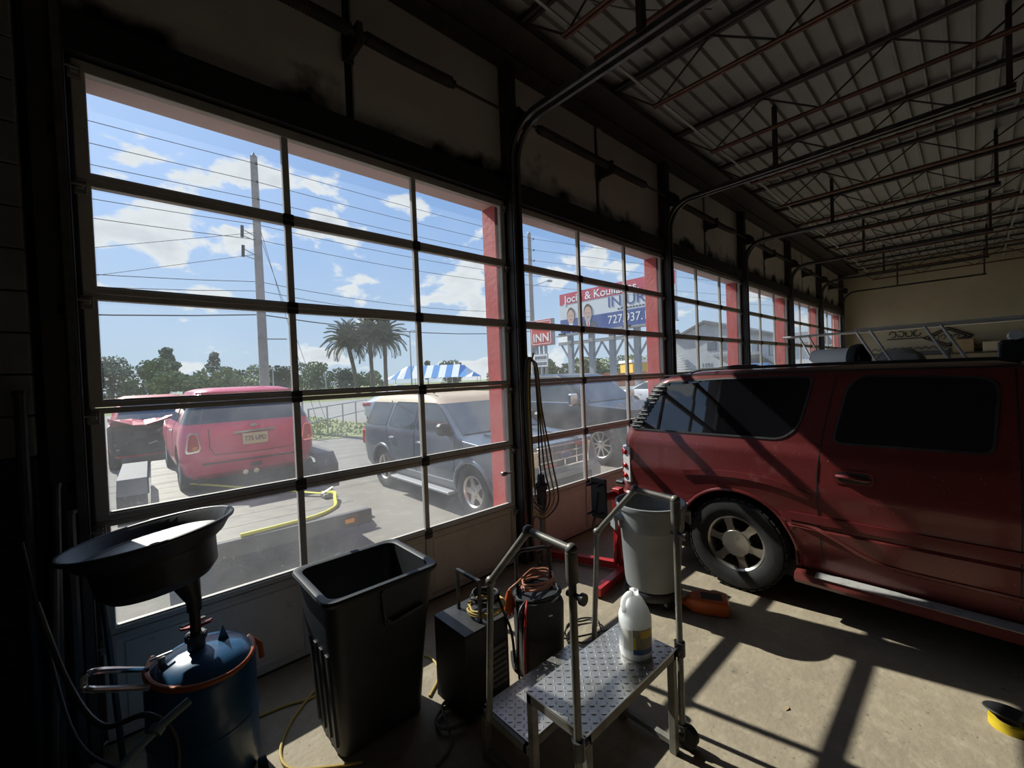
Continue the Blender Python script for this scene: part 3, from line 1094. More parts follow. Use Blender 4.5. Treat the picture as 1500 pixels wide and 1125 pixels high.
M_blue = mat('blue_tank_paint', (.012, .085, .20), .35, coat=.2, noise=(5, (.02, .06, .12), .5, .72))
M_dark = mat('dark_grey_metal', (.05, .05, .052), .45, metal=.5, noise=(8, (.085, .08, .075), .5, .72))
M_orangeh = mat('orange_hose', (.42, .10, .022), .5)
M_orange = mat('orange_plastic', (.52, .10, .015), .45)
M_ycord = mat('yellow_cord', (.42, .29, .06), .6)
M_gcord = mat('dull_cord', (.16, .14, .10), .6)
M_ocord = mat('copper_cord', (.40, .15, .08), .5)
M_redst = mat('engine_stand_red', (.42, .018, .020), .4, noise=(8, (.30, .02, .02), .5, .72))
M_yel = mat('yellow_tape', (.60, .44, .02), .5)
M_white = mat('white_paint', (.75, .75, .74), .5)
M_card = mat('cardboard', (.42, .30, .17), .85, noise=(9, (.35, .25, .14), .5, .7))
M_teal = mat('grey_green_grip', (.13, .20, .21), .45)
M_paperw = mat('white_print', (.72, .70, .64), .7)
M_hose = mat('brown_air_hose', (.10, .065, .05), .5)
M_bluep = mat('label_blue', (.05, .10, .30), .5)
M_yelp = mat('label_yellow', (.66, .48, .03), .5)
M_picp = mat('label_picture', (.34, .27, .19), .6, noise=(30, (.2, .24, .16), .45, .65))

def rrect(x0, x1, y0, y1, r, z, n=5):
    return [(p[0], p[1], z) for p in round_poly([(x0, y0), (x1, y0), (x1, y1), (x0, y1)], r, n)]

# ---- big rectangular black waste bin
b = thing('waste_bin', 'tall rectangular black plastic waste bin with tapered ribbed sides', 'bin', (.96, 2.33, 0))
def bl(z, off=0.0, r=.07):
    t = z / .86
    hx, hy = .232 + .058 * t - off, .182 + .073 * t - off
    return rrect(-hx, hx, -hy, hy, r, z)
shell = MB().loft([bl(0, .03), bl(.015), bl(.55), bl(.60, -.004), bl(.70, -.006), bl(.835, -.006), bl(.838, .012), bl(.70, .016), bl(.30, .012), bl(.03, .02)])
shell.build('body', M_bin, b)
MB().loft([bl(.83, .008), bl(.832, -.026), bl(.848, -.030), bl(.862, -.024), bl(.866, -.006), bl(.858, .012), bl(.835, .012)], cap=False).build('rim', M_bin, b)
for sy in (-1,):
    # recessed hand grip: pocket frame on the near face
    y = sy * .262
    m = MB()
    m.prism([(-.02, .66), (.02, .635), (.205, .66), (.205, .672), (.02, .65), (-.005, .672)], y - .012, y + .012, 'y')
    m.prism([(-.035, .82), (-.02, .82), (-.005, .66), (-.02, .64)], y - .012, y + .012, 'y')
    m.build('hand_grip', M_bin, b)
for k in range(4):
    yy = -.13 + k * .085
    MB().add([(-.243 - .003, yy - .010, .06), (-.243 - .003, yy + .010, .06), (-.276, yy + .016, .54), (-.276, yy - .016, .54), (-.23, yy - .010, .06), (-.23, yy + .010, .06), (-.26, yy + .016, .54), (-.26, yy - .016, .54)], [(0, 1, 2, 3), (4, 7, 6, 5), (0, 4, 5, 1), (2, 6, 7, 3), (0, 3, 7, 4), (1, 5, 6, 2)]).build('side_rib', M_bin, b)

# ---- round grey can on a wheeled dolly
c = thing('round_trash_can', 'round grey plastic trash can on a wheeled dolly behind the red SUV', 'trash can', (3.18, 1.83, 0))
MB().lathe([(.001, .135), (.205, .135), (.218, .15), (.245, .60), (.252, .615), (.262, .62), (.268, .78), (.283, .785), (.286, .805), (.283, .82), (.268, .822), (.255, .80), (.245, .60), (.212, .16), (.001, .155)], 44).build('body', M_grey, c)
for a in (2.5, 2.5 + math.pi):
    m = MB(Matrix.Rotation(a, 4, 'Z'))
    m.prism([(.255, -.075), (.32, -.055), (.32, .055), (.255, .075)], .70, .722, 'z').prism([(.305, -.06), (.325, -.055), (.325, .055), (.305, .06)], .62, .722, 'z')
    m.build('grip_handle', M_grey, c)
d = MB().lathe([(.001, .075), (.225, .075), (.232, .085), (.232, .115), (.222, .135), (.001, .135)], 32).build('dolly', M_blackpl, c)
for k in range(5):
    a = .5 + k * 2 * math.pi / 5
    px, py = .18 * math.cos(a), .18 * math.sin(a)
    w = MB().cyl((px - .012, py, .034), (px + .012, py, .034), .034, seg=16)
    w.build('caster_wheel', M_rub, c)
    MB().bb((px - .022, py - .012, .03), (px - .016, py + .012, .078)).bb((px + .016, py - .012, .03), (px + .022, py + .012, .078)).bb((px - .022, py - .02, .068), (px + .022, py + .02, .078)).build('caster_fork', M_zinc, c)

# ---- two-step work platform with diamond plate treads and pipe handrails
st = thing('step_platform', 'two-step work platform with diamond plate treads and grey pipe handrails', 'step platform', (1.60, 1.2, 0))
def tread(x0, x1, y0, y1, z):
    p = MB().bb((x0, y0, z - .006), (x1, y1, z)).build('tread', M_plate, st)
    lug = MB()
    pitch = .030
    nx, ny = int((x1 - x0) / pitch), int((y1 - y0) / pitch)
    for i in range(nx):
        for j in range(ny):
            x, y = x0 + (i + .5) * (x1 - x0) / nx, y0 + (j + .5) * (y1 - y0) / ny
            a = math.pi / 4 if (i + j) % 2 else -math.pi / 4
            ca, sa = math.cos(a), math.sin(a)
            L, w_ = .0125, .0035
            P = [(L, 0), (L * .4, w_), (-L * .4, w_), (-L, 0), (-L * .4, -w_), (L * .4, -w_)]
            base = [(x + u * ca - v * sa, y + u * sa + v * ca, z) for u, v in P]
            top = [(x + .6 * u * ca - .45 * v * sa, y + .6 * u * sa + .45 * v * ca, z + .0028) for u, v in P]
            lug.add(base + top, [tuple(range(6, 12))] + [(k, (k + 1) % 6, 6 + (k + 1) % 6, 6 + k) for k in range(6)])
    o = lug.build('raised_lugs', M_plate, p, smooth=0, fix=False)
    o['kind'] = 'stuff'
    return p
TX0, TX1 = -.36, .36
TY0, TY1, TZ = -.19, .14, .52
tread(TX0, TX1, TY0, TY1, TZ)
tread(TX0 + .02, TX1 - .02, TY1 + .015, TY1 + .33, .27)
fr = MB()
for (a, b_) in (((TX0, TY0), (TX1, TY0)), ((TX0, TY1), (TX1, TY1)), ((TX0, TY0), (TX0, TY1)), ((TX1, TY0), (TX1, TY1))):
    fr.bb((min(a[0], b_[0]) - .003, min(a[1], b_[1]) - .003, TZ - .045), (max(a[0], b_[0]) + .003, max(a[1], b_[1]) + .003, TZ - .006))
MB().bb((TX0, TY0, TZ - .045), (TX1, TY0 + .03, TZ - .006), .003).bb((TX0, TY1 - .03, TZ - .045), (TX1, TY1, TZ - .006), .003).bb((TX0, TY0, TZ - .045), (TX0 + .03, TY1, TZ - .006), .003).bb((TX1 - .03, TY0, TZ - .045), (TX1, TY1, TZ - .006), .003).build('top_frame', M_weld, st)
MB().bb((TX0, TY1 + .01, .225), (TX1, TY1 + .035, .264), .003).bb((TX0, TY1 + .31, .225), (TX1, TY1 + .335, .264), .003).bb((TX0, TY1, .225), (TX0 + .025, TY1 + .335, .264), .003).bb((TX1 - .025, TY1, .225), (TX1, TY1 + .335, .264), .003).build('lower_frame', M_weld, st)
for (x, y, h) in ((TX0 + .018, TY0 + .018, TZ - .045), (TX1 - .018, TY0 + .018, TZ - .045), (TX0 + .018, TY1 - .018, TZ - .045), (TX1 - .018, TY1 - .018, TZ - .045), (TX0 + .018, TY1 + .318, .225), (TX1 - .018, TY1 + .318, .225)):
    MB().bb((x - .018, y - .018, 0), (x + .018, y + .018, h), .003).build('leg', M_weld, st)
for x in (TX0 + .018, TX1 - .018):
    MB().bb((x - .015, TY0 + .03, .035), (x + .015, TY1 + .31, .065), .003).build('base_rail', M_weld, st)
for sx, name in ((-1, 'left'), (1, 'right')):
    x = sx * .405
    r_ = .0155
    pth = [(x, TY0 + .005, .045), (x, TY0 + .005, 1.25), (x, TY1 - .10, 1.265), (x, TY1 + .16, .97), (x, TY1 + .21, .30)]
    rail = MB()
    rail.cyl(pth[0], pth[1], r_, seg=12).cyl(pth[1], pth[2], r_, seg=12).cyl(pth[2], pth[3], r_, seg=12).cyl(pth[3], pth[4], r_, seg=12)
    hr = rail.build('handrail', M_pipe, st)
    for q in pth[1:4]:
        MB().ball(q, .024, 12, 8).build('elbow', M_pipe, hr)
    MB().lathe([(.016, 1.13), (.024, 1.13), (.024, 1.24), (.016, 1.24)], 12, (x, TY0 + .005, 0)).build('collar', M_pipe, hr)
    for z in (.50, .08):
        MB().cyl((x - sx * .05, TY0 + .005, z), (x + sx * .005, TY0 + .005, z), .018, seg=10).lathe([(.016, z - .035), (.026, z - .035), (.026, z + .035), (.016, z + .035)], 12, (x, TY0 + .005, 0)).build('clamp', M_dark, hr)
    MB().cyl((x, TY0 + .03, 1.08), (x, TY0 - .035, 1.08), .012, seg=10).cyl((x, TY0 - .035, 1.08), (x, TY0 - .05, 1.08), .022, seg=12).build('locking_knob', M_dark, hr)
for sx in (-1, 1):
    MB().cyl((sx * .40, TY0 - .01, .055), (sx * .44, TY0 - .01, .055), .055, seg=20).build('transport_wheel', M_rub, st)

# ---- milky plastic gallon jug on the platform
j = thing('plastic_jug', 'translucent white gallon jug with yellow and blue label on the diamond plate', 'jug', (1.795, 1.135, .5228))
MB().lathe([(.001, 0), (.066, 0), (.076, .008), (.078, .02), (.078, .185), (.074, .20), (.066, .222), (.045, .262), (.026, .288), (.021, .293), (.021, .312), (.0175, .312), (.0175, .29), (.001, .285)], 28).build('body', M_jug, j)
hm = MB().tube(spline([(-.060, .018, .222), (-.066, .020, .25), (-.058, .018, .282), (-.030, .010, .298), (-.012, .004, .292)], 5), [.013] * 21, 10)
hm.build('handle', M_jug, j)
def wrap(r, a0, a1, z0, z1, m_, nm, n=10):
    v, f = [], []
    for k in range(n + 1):
        a = a0 + (a1 - a0) * k / n
        v += [(r * math.cos(a), r * math.sin(a), z0), (r * math.cos(a), r * math.sin(a), z1)]
    f = [(2 * k, 2 * k + 2, 2 * k + 3, 2 * k + 1) for k in range(n)]
    o = MB().add(v, f).build(nm, m_, j, fix=False)
    return o
fa = math.atan2(-1.135, -1.795)
lb = wrap(.0786, fa - .15, fa + 1.15, .052, .155, M_picp, 'label_picture')
wrap(.0790, fa - .15, fa + 1.15, .038, .062, M_bluep, 'label_band')
wrap(.0791, fa - .15, fa + .02, .062, .120, M_yelp, 'label_patch')
wrap(.0790, fa + .30, fa + 1.15, .115, .150, M_yelp, 'label_patch')
wrap(.0788, fa - .75, fa - .2, .05, .15, M_paperw, 'label_text_panel')

# ---- orange fluid bottle lying on its side
ob = thing('oil_bottle', 'orange plastic oil bottle lying on its side by the dolly wheels', 'bottle', (3.30, 1.44, .0), math.radians(-62))
rings = []
for x, hy, z0, z1 in ((-.165, .03, .03, .06), (-.14, .035, .012, .10), (-.10, .075, .004, .115), (-.02, .092, .0, .118), (.10, .094, .0, .118), (.145, .088, .006, .112), (.16, .06, .02, .09)):
    rings.append([(x, p[0], p[1]) for p in round_poly([(-hy, z0), (hy, z0), (hy, z1), (-hy, z1)], .028)])
MB().loft(rings).build('body', M_orange, ob)
MB().cyl((-.205, 0, .05), (-.16, 0, .05), .026, seg=16).build('neck', M_orange, ob)
MB().lathe([(.027, -.215), (.027, -.185), (.018, -.185), (.018, -.215)], 16, (0, 0, .05), 'x').build('mouth_ring', M_paperw, ob)
MB().bb((-.04, -.055, .1175), (.11, .055, .1195), .001).build('label_panel', M_blackpl, ob)

# ---- tape roll with a black disc leaning on it
tp = thing('tape_roll', 'roll of yellow tape lying on the concrete floor', 'tape', (3.27, -.10, 0))
MB().lathe([(.048, 0), (.072, 0), (.072, .04), (.048, .04), (.048, 0)], 28).build('tape', M_yel, tp)
MB().lathe([(.045, 0), (.049, 0), (.049, .04), (.045, .04), (.045, 0)], 24).build('core', M_card, tp)
sd_ = MB(Matrix.Translation((3.31, -.10, .052)) @ Matrix.Rotation(math.radians(10), 4, 'Y')).lathe([(.001, 0), (.088, 0), (.092, .004), (.088, .009), (.02, .011), (.001, .011)], 30).build('sanding_disc', M_blackpl)
tag(sd_, 'black round pad resting on the yellow tape roll', 'disc')

# ---- red engine stand by the SUV bumper
es = thing('engine_stand', 'red steel engine stand with black mounting head by the SUV bumper', 'engine stand', (3.42, 2.30, 0))
MB().bb((-.04, -.04, .06), (.04, .04, .80), .006).prism([(-.04, .09), (-.10, .09), (-.04, .38)], -.01, .01, 'y').build('post', M_redst, es)
MB().bar((0, 0, .06), (-.28, .74, .06), .065, .065).build('long_leg', M_redst, es)
MB().bar((-.56, -.14, .06), (.33, -.04, .06), .065, .065).build('cross_leg', M_redst, es)
for (x, y) in ((-.53, -.13), (.30, -.05), (-.27, .71)):
    MB().cyl((x - .012, y, .028), (x + .012, y, .028), .028, seg=14).build('caster_wheel', M_rub, es)
hd = MB().cyl((-.22, .05, .74), (.06, .0, .74), .042, seg=16).build('swivel_tube', M_redst, es)
MB().bb((-.25, -.035, .56), (-.22, .13, .93), .006).build('mounting_plate', M_black, es)
for (y, z, zz) in ((.0, .88, .88), (.10, .88, .90), (0, .62, .60), (.10, .62, .50)):
    MB().cyl((-.24, y, z), (-.35, y - .01, z), .012, seg=10).build('mounting_arm', M_black, es)
MB().bar((-.245, .05, .80), (-.25, .12, .42), .03, .015).build('arm_bracket', M_black, es)

# ---- waste oil drain: blue tank, tilted funnel pan
od = thing('oil_drain', 'blue waste oil drain tank with big tilted dark drain pan', 'oil drain', (.225, 2.52, 0))
MB().lathe([(.001, .03), (.19, .03), (.215, .05), (.218, .07), (.218, .30), (.222, .305), (.222, .325), (.218, .33), (.218, .56), (.205, .60), (.16, .64), (.09, .662), (.001, .67)], 40).build('tank', M_blue, od)
MB().tube([(.205 * math.cos(a) , .205 * math.sin(a) , .612 + .03 * math.sin(a - .6)) for a in [2.6 + 3.9 * k / 26 for k in range(27)]] + [(.245, .03, .55), (.25, .02, .48)], .014, 10).build('drain_hose', M_orangeh, od)
nk = MB().cyl((-.02, 0, .66), (-.02, 0, .74), .036, seg=14).cyl((-.02, 0, .74), (-.02, 0, .90), .022, seg=12).lathe([(.024, .70), (.044, .705), (.044, .735), (.024, .74)], 8, (-.02, 0, 0)).lathe([(.02, .84), (.03, .845), (.03, .91), (.02, .92)], 10, (-.02, 0, 0)).build('standpipe', M_dark, od)
MB().bar((-.075, -.02, .795), (.02, .02, .79), .02, .008).build('valve_lever', M_dark, od)
MB().bar((-.07, .03, .765), (-.02, 0, .765), .026, .010).bar((-.02, 0, .765), (.04, -.03, .785), .026, .010).build('valve_handle', M_redst, od)
MB().prism([(.06, .655), (.11, .655), (.085, .735)], -.004, .004, 'y').build('tank_lug', M_blue, od)
MB().cyl((-.15, .0, .64), (-.15, 0, .68), .014, seg=10).bar((-.19, 0, .685), (-.11, 0, .69), .01, .008).build('air_fitting', M_zinc, od)
PT = Matrix.Translation((-.15, .07, 1.185)) @ Matrix.Rotation(math.radians(-6.5), 4, 'Y') @ Matrix.Scale(.95, 4) @ Matrix.Rotation(math.radians(-4), 4, 'X')
pan = MB(PT).lathe([(.001, -.20), (.10, -.21), (.20, -.20), (.235, -.16), (.245, -.04), (.285, -.01), (.325, .045), (.338, .052), (.338, .060), (.325, .062), (.31, .05), (.275, .005), (.24, -.005), (.001, -.03)], 48)
pan.build('drain_pan', M_dark, od)
MB(PT).tube([(.332 * math.cos(2 * math.pi * k / 48), .332 * math.sin(2 * math.pi * k / 48), .056) for k in range(48)], .011, 8, closed=True).build('pan_rim', M_dark, od)
MB(PT).lathe([(.02, -.028), (.10, -.03), (.23, -.004), (.234, .0), (.02, .0)], 32).build('strainer', M_zinc, od)
MB().cyl((-.02, 0, .89), (-.05, .02, 1.005), .03, .062, seg=14).build('pan_neck', M_dark, od)
MB().tube(spline([(-.20, -.10, .62), (-.36, -.18, .74), (-.385, -.20, .78), (-.36, -.16, .80), (-.20, -.02, .66)], 6), .0125, 10).build('push_handle', M_chrome, od)
for (x, y) in ((.20, -.16), (.22, .12), (-.2, -.1), (-.15, .18)):
    MB().cyl((x - .015, y, .045), (x + .015, y, .045), .045, seg=18).build('caster_wheel', M_rub, od)

# ---- black machine cabinet with bar handle and coiled cable
wd = thing('black_cabinet', 'low black metal machine cabinet with flat bar handle by the waste bin', 'machine', (1.45, 2.02, 0))
MB().bb((-.155, -.155, .03), (.155, .155, .50), .006).build('body', M_black, wd)
MB().bb((-.157, -.157, .498), (.157, .157, .507), .003).build('top_plate', M_dark, wd)
MB().bb((-.02, -.112, .505), (.0, -.10, .74)).bb((-.02, .10, .505), (.0, .112, .74)).bb((-.02, -.112, .735), (.0, .112, .75)).build('bar_handle', M_dark, wd)
lv = MB().bb((.02, -.160, .13), (.13, -.155, .36)).build('louvre_panel', M_weld, wd)
for k in range(6):
    MB().bb((.025, -.163, .15 + .034 * k), (.125, -.158, .165 + .034 * k)).build('louvre', M_black, lv)
for (x, y) in ((-.12, -.12), (.12, -.12), (-.12, .12), (.12, .12)):
    MB().cyl((x - .01, y, .02), (x + .01, y, .02), .02, seg=10).build('foot', M_rub, wd)
def coil(cx, cy, cz, rx, ry, turns, rise, r, m_, name, label, seedn, tail=None, lift=None):
    q = random.Random(seedn)
    pts = []
    n = int(turns * 14)
    for k in range(n):
        a = 2 * math.pi * k / 14
        w = 1 + q.uniform(-.09, .09)
        pts.append((cx + rx * w * math.cos(a), cy + ry * w * math.sin(a), cz + rise * k / n + q.uniform(0, .008) + (lift(a) if lift else 0)))
    if tail: pts += tail
    o = MB().tube(spline(pts, 3), r, 7).build(name, m_)
    tag(o, label, 'cable')
    return o
coil(1.53, 1.97, .525, .105, .10, 3.2, .035, .0065, M_ycord, 'coiled_cable', 'yellow cable coiled on the black machine cabinet', 3)
coil(1.53, 1.98, .57, .075, .08, 4.0, .05, .008, M_blackpl, 'coiled_cable', 'black cable heaped inside the yellow coil on the cabinet', 4, tail=[(1.56, 1.86, .56), (1.615, 1.85, .40), (1.625, 1.84, .22)])

# ---- black charger cart with hoop handle, wound with cords
ct = thing('charger_cart', 'black upright charger cart with hoop handle and cords wound round its top', 'charger', (1.89, 1.90, 0), math.radians(-28))
rings = [[(p[0], p[1], z) for p in round_poly([(-w_, -w_ * .85), (w_, -w_ * .85), (w_, w_ * .85), (-w_, w_ * .85)], .05)] for z, w_ in ((.04, .125), (.06, .135), (.48, .145), (.50, .14))]
MB().loft(rings).build('body', M_blackpl, ct)
MB().tube([(-.115, .06, .42), (-.115, .065, .72)] + arc((-.065, .066, .72), .05, math.pi, math.pi / 2, 5, 'xz') + arc((.065, .066, .72), .05, math.pi / 2, 0, 5, 'xz') + [(.115, .065, .72), (.115, .06, .42)], .012, 10).build('hoop_handle', M_black, ct)
MB().bb((.03, -.128, .42), (.055, -.120, .428)).build('badge', M_paperw, ct)
MB().bb((-.10, .06, .30), (.10, .13, .44), .01).build('rear_box', M_blackpl, ct)
for sx in (-1, 1):
    MB().cyl((sx * .13, .08, .055), (sx * .16, .08, .055), .055, seg=18).build('wheel', M_rub, ct)
coil(1.89, 1.90, .505, .15, .135, 3.4, .03, .0075, M_blackpl, 'coiled_cable', 'black cable wound round the top of the charger cart', 8)
coil(1.91, 1.91, .55, .115, .09, 3.3, .06, .0065, M_ocord, 'coiled_cable', 'copper coloured cord looped over the charger cart', 9, tail=[(1.78, 1.96, .60), (1.73, 1.99, .56)])
gl_ = thing('plug_end', 'crumpled orange plug end hanging off the charger cart', 'plug', (1.72, 1.98, .40))
MB().loft([[(p[0], p[1] * .4, z) for p in round_poly([(-w_, -w_), (w_, -w_), (w_, w_), (-w_, w_)], w_ * .5, 3)] for z, w_ in ((.02, .02), (.05, .042), (.10, .038), (.14, .022), (.165, .01))]).build('body', M_orange, gl_)
for k in range(3):
    MB().cyl((-.025 + .025 * k, 0, .035), (-.03 + .03 * k, 0, .0), .010, .007, seg=8).build('prong', M_orange, gl_)
# jump leads hanging between cabinet and cart
for k, (x, y, m_, nm) in enumerate(((1.655, 1.86, M_blackpl, 'black'), (1.68, 1.83, M_redst, 'red'))):
    t = MB().tube(spline([(1.76, 1.86, .53), (x + .01, y - .03, .50), (x, y - .02, .30), (x + .005, y - .015, .10), (x + .02, y - .05, .012)], 5), .007, 7).build('jumper_lead', m_)
    tag(t, nm + ' jumper lead hanging from the charger cart', 'cable')

# ---- hoses hung on the post, pump on a pipe stand
for k in range(4):
    dx = .012 * k
    pts = [(2.90 + dx, 2.955 - .01 * k, 1.0 - .1 * k), (2.87 + dx, 2.95 - .01 * k, 1.55), (2.895 + dx, 2.95 - .008 * k, 1.98), (2.955, 2.945 - .008 * k, 2.075 - .012 * k), (3.01 + dx * .5, 2.945 - .008 * k, 1.97), (3.04 + dx, 2.95 - .008 * k, 1.55), (3.02 + .05 * k, 2.93 - .01 * k, 1.0), (3.08 + .05 * k, 2.92 - .01 * k, .70 - .03 * k), (3.02, 2.90, .56 - .03 * k), (2.92, 2.93, .66 - .05 * k)]
    if k == 3:
        pts += [(2.90, 2.95, .3), (2.93, 2.9, .03)]
    t = MB().tube(spline(pts, 6), .0085, 8).build('hanging_hose', [M_blackpl, M_hose, M_ycord, M_hose][k])
    tag(t, ['black air hose looped over the door post hook', 'brown air hose looped over the door post hook', 'yellowish air hose looped over the door post hook', 'long brown hose trailing from the door post hook to the floor'][k], 'hose', 'hoses on the door post')
hk = MB().tube(spline([(2.97, 3.08, 2.08), (2.965, 2.98, 2.05), (2.96, 2.92, 2.07), (2.955, 2.90, 2.12)], 4), .008, 8).build('hose_hook', M_dark)
tag(hk, 'bent steel hook on the door post carrying the hoses', 'hook')
pu = thing('air_regulator', 'black air regulator bowl on a floor pipe beside the door post', 'regulator', (3.06, 2.96, 0))
MB().cyl((0, 0, 0), (0, 0, .62), .030, seg=14).cyl((0, 0, 0), (0, 0, .02), .075, seg=16).build('pipe_stand', M_weld, pu)
MB().lathe([(.001, .60), (.045, .60), (.05, .64), (.05, .74), (.06, .75), (.06, .80), (.04, .82), (.035, .90), (.001, .91)], 20).build('bowl', M_black, pu)
MB().cyl((-.09, 0, .78), (.09, 0, .78), .016, seg=10).build('cross_pipe', M_dark, pu)

# ---- cords on the floor
fc = MB().tube(spline([(.40, 2.80, .008), (.62, 2.77, .008), (.78, 2.72, .008), (.95, 2.80, .008), (1.25, 2.75, .008), (1.45, 2.56, .008), (1.42, 2.35, .008), (1.27, 2.22, .008)], 6), .0075, 8).build('extension_cord', M_ycord)
tag(fc, 'yellow extension cord running along the floor behind the waste bin', 'cord')
fc = MB().tube(spline([(.80, 2.78, .012), (.62, 2.62, .008), (.52, 2.45, .008), (.53, 2.30, .008), (.66, 2.18, .008), (.80, 2.08, .008)], 6), .0075, 8).build('extension_cord', M_ycord)
tag(fc, 'yellow extension cord curving round the foot of the waste bin', 'cord')
coil(1.27, 1.98, .010, .10, .08, 2.4, .03, .0075, M_gcord, 'floor_cord', 'dull coiled cord lying between bin and machine cabinet', 12, tail=[(1.18, 1.86, .01), (1.05, 1.80, .01)])
coil(2.40, 1.95, .010, .16, .12, 1.6, .02, .006, M_blackpl, 'floor_cord', 'black lead looped on the floor beside the charger cart', 14, tail=[(2.62, 1.80, .01), (2.75, 1.72, .01), (2.8, 1.70, .01)])

# ---- dark clutter in the corner by the oil drain
jk = thing('jack_handle', 'grey green jack handle with long tapered grip in the dark corner', 'jack handle', (-.02, 2.08, 0))
MB().tube([(-.18, -.14, .47), (-.08, -.05, .545), (.0, .02, .58), (.075, .07, .60)], [.021, .019, .016, .015], 12).build('shaft', M_teal, jk)
MB().cyl((.06, .06, .597), (.165, .10, .628), .016, seg=12).build('grip', M_teal, jk)
MB().cyl((.05, .05, .590), (.068, .065, .602), .026, seg=12).build('collar', M_teal, jk)
MB().cyl((-.17, -.12, .0), (-.17, -.12, .48), .03, .022, seg=12).build('pivot_tube', M_dark, jk)
MB().bb((-.28, -.26, 0), (-.06, .04, .09), .02).build('jack_base', M_dark, jk)
for k, (a, lbl) in enumerate((([(-.30, 2.6, 1.05), (-.22, 2.55, .7), (-.12, 2.4, .55), (.02, 2.25, .60), (.10, 2.2, .45), (.05, 2.15, .15), (.0, 2.2, .01)], 'grey hose sagging in front of the oil drain tank'), ([(-.36, 2.85, 1.25), (-.30, 2.8, .8), (-.20, 2.5, .48), (-.05, 2.3, .38), (.08, 2.2, .30), (.15, 2.1, .02)], 'thin black hose trailing down the dark corner'))):
    t = MB().tube(spline(a, 6), .011 if k == 0 else .007, 8).build('corner_hose', M_dark if k == 0 else M_blackpl)
    tag(t, lbl, 'hose')
for k, (x, y, h, r_, tl) in enumerate(((-.36, 2.96, 1.9, .022, .0), (-.29, 2.93, 1.45, .016, .03), (-.23, 2.98, 1.30, .028, .0), (-.08, 2.98, 1.0, .014, -.05), (-.31, 2.82, 1.1, .018, .04))):
    t = thing('leaning_pole', ['tall dark pipe standing in the corner by the block pilaster', 'thin dark rod leaning in the corner by the block pilaster', 'stout dark pipe standing under the drain pan', 'slim dark stick leaning on the first door below the drain pan', 'short dark pole leaning behind the oil drain tank'][k], 'pole', (x, y, 0), group='poles in the dark corner')
    MB().cyl((0, 0, 0), (tl, .06, h), r_, seg=10).build('shaft', M_dark, t)
    MB().cyl((tl, .06, h), (tl, .061, h + .02), r_ * 1.25, seg=10).build('end_cap', M_black, t)
# scraps on the floor
for k, (x, y, m_, lb_) in enumerate(((2.63, .72, M_card, 'small brown dry leaf on the concrete among the shadows'), (2.78, 1.46, M_card, 'curled brown leaf on the concrete beside the step platform'))):
    l_ = MB(Matrix.Translation((x, y, .002)) @ Matrix.Rotation(1.1 * k, 4, 'Z')).add([(-.022, 0, 0), (-.005, .011, .006), (.018, .004, .003), (.024, -.002, .001), (.004, -.010, .005), (-.022, 0, .001), (-.005, .011, .007), (.018, .004, .004), (.024, -.002, .002), (.004, -.010, .006)], [(0, 1, 2, 3, 4), (9, 8, 7, 6, 5), (0, 5, 6, 1), (1, 6, 7, 2), (2, 7, 8, 3), (3, 8, 9, 4), (4, 9, 5, 0)]).build('dry_leaf', m_)
    tag(l_, lb_, 'leaf')
# ================================================================ outside: ground
vg = MB().prism([(2.2, 16.2), (6.4, 14.2), (8.0, 15.6), (8.0, 24.2), (8.0, 26), (2.2, 26)], -.15, .012, 'z').build('floor_verge', M_grass)
tag(vg, kind='structure')
rd = MB().bb((-160, 21.5, -.2), (200, 46, -.006)).build('floor_road', M_road)
tag(rd, kind='structure')
fv = MB().bb((-260, 46, -.2), (320, 260, -.02)).build('floor_far_verge', M_grass)
tag(fv, kind='structure')
rl = MB().bb((70, 3.42, -.2), (200, 21.5, -.01)).build('floor_far_lot', M_lot)
tag(rl, kind='structure')
# crabgrass tufts on the verge
tf = MB()
q = random.Random(5)
for k in range(1500):
    x, y = q.uniform(2.3, 7.8), q.uniform(14.6, 25.5)
    if y < 16.4 - (x - 2.2) * .47 or (x > 7.6 and y < 15.6 + (x - 7.6) * 2.25):
        continue
    a, h = q.uniform(0, 3.1), q.uniform(.05, .16)
    dx, dy = .05 * math.cos(a), .05 * math.sin(a)
    tf.add([(x - dx, y - dy, .01), (x + dx, y + dy, .01), (x + dx * .3 + q.uniform(-.05, .05), y + dy * .3, h)], [(0, 1, 2)])
M_tuft = mat('tuft_green', (.30, .34, .13), .9, noise=(3, (.40, .38, .2), .4, .7))
g_ = tf.build('verge_grass', M_tuft, smooth=0, fix=False)
tag(g_, 'sparse green grass growing on the verge by the pipe railing', 'grass', kind='stuff')

# pipe railing along the verge
M_galv = mat('galvanised_pipe', (.42, .43, .44), .5, metal=.5)
rlg = thing('pipe_railing', 'grey pipe railing with two rails on the grass verge', 'railing', (4.8, 16.0, 0), math.radians(48))
for k in range(5):
    MB().cyl((k * 1.55, 0, 0), (k * 1.55, 0, 1.02), .03, seg=10).build('post', M_galv, rlg)
for z in (.50, 1.0):
    MB().cyl((-.02, 0, z), (6.22, 0, z), .026, seg=10).build('rail', M_galv, rlg)
gp = thing('gate_post', 'tall grey steel post standing at the end of the pipe railing', 'post', (4.55, 15.8, 0))
MB().cyl((0, 0, 0), (0, 0, 1.25), .035, seg=10).build('shaft', M_galv, gp)
MB().ball((0, 0, 1.25), .04, 8, 6).build('cap', M_galv, gp)

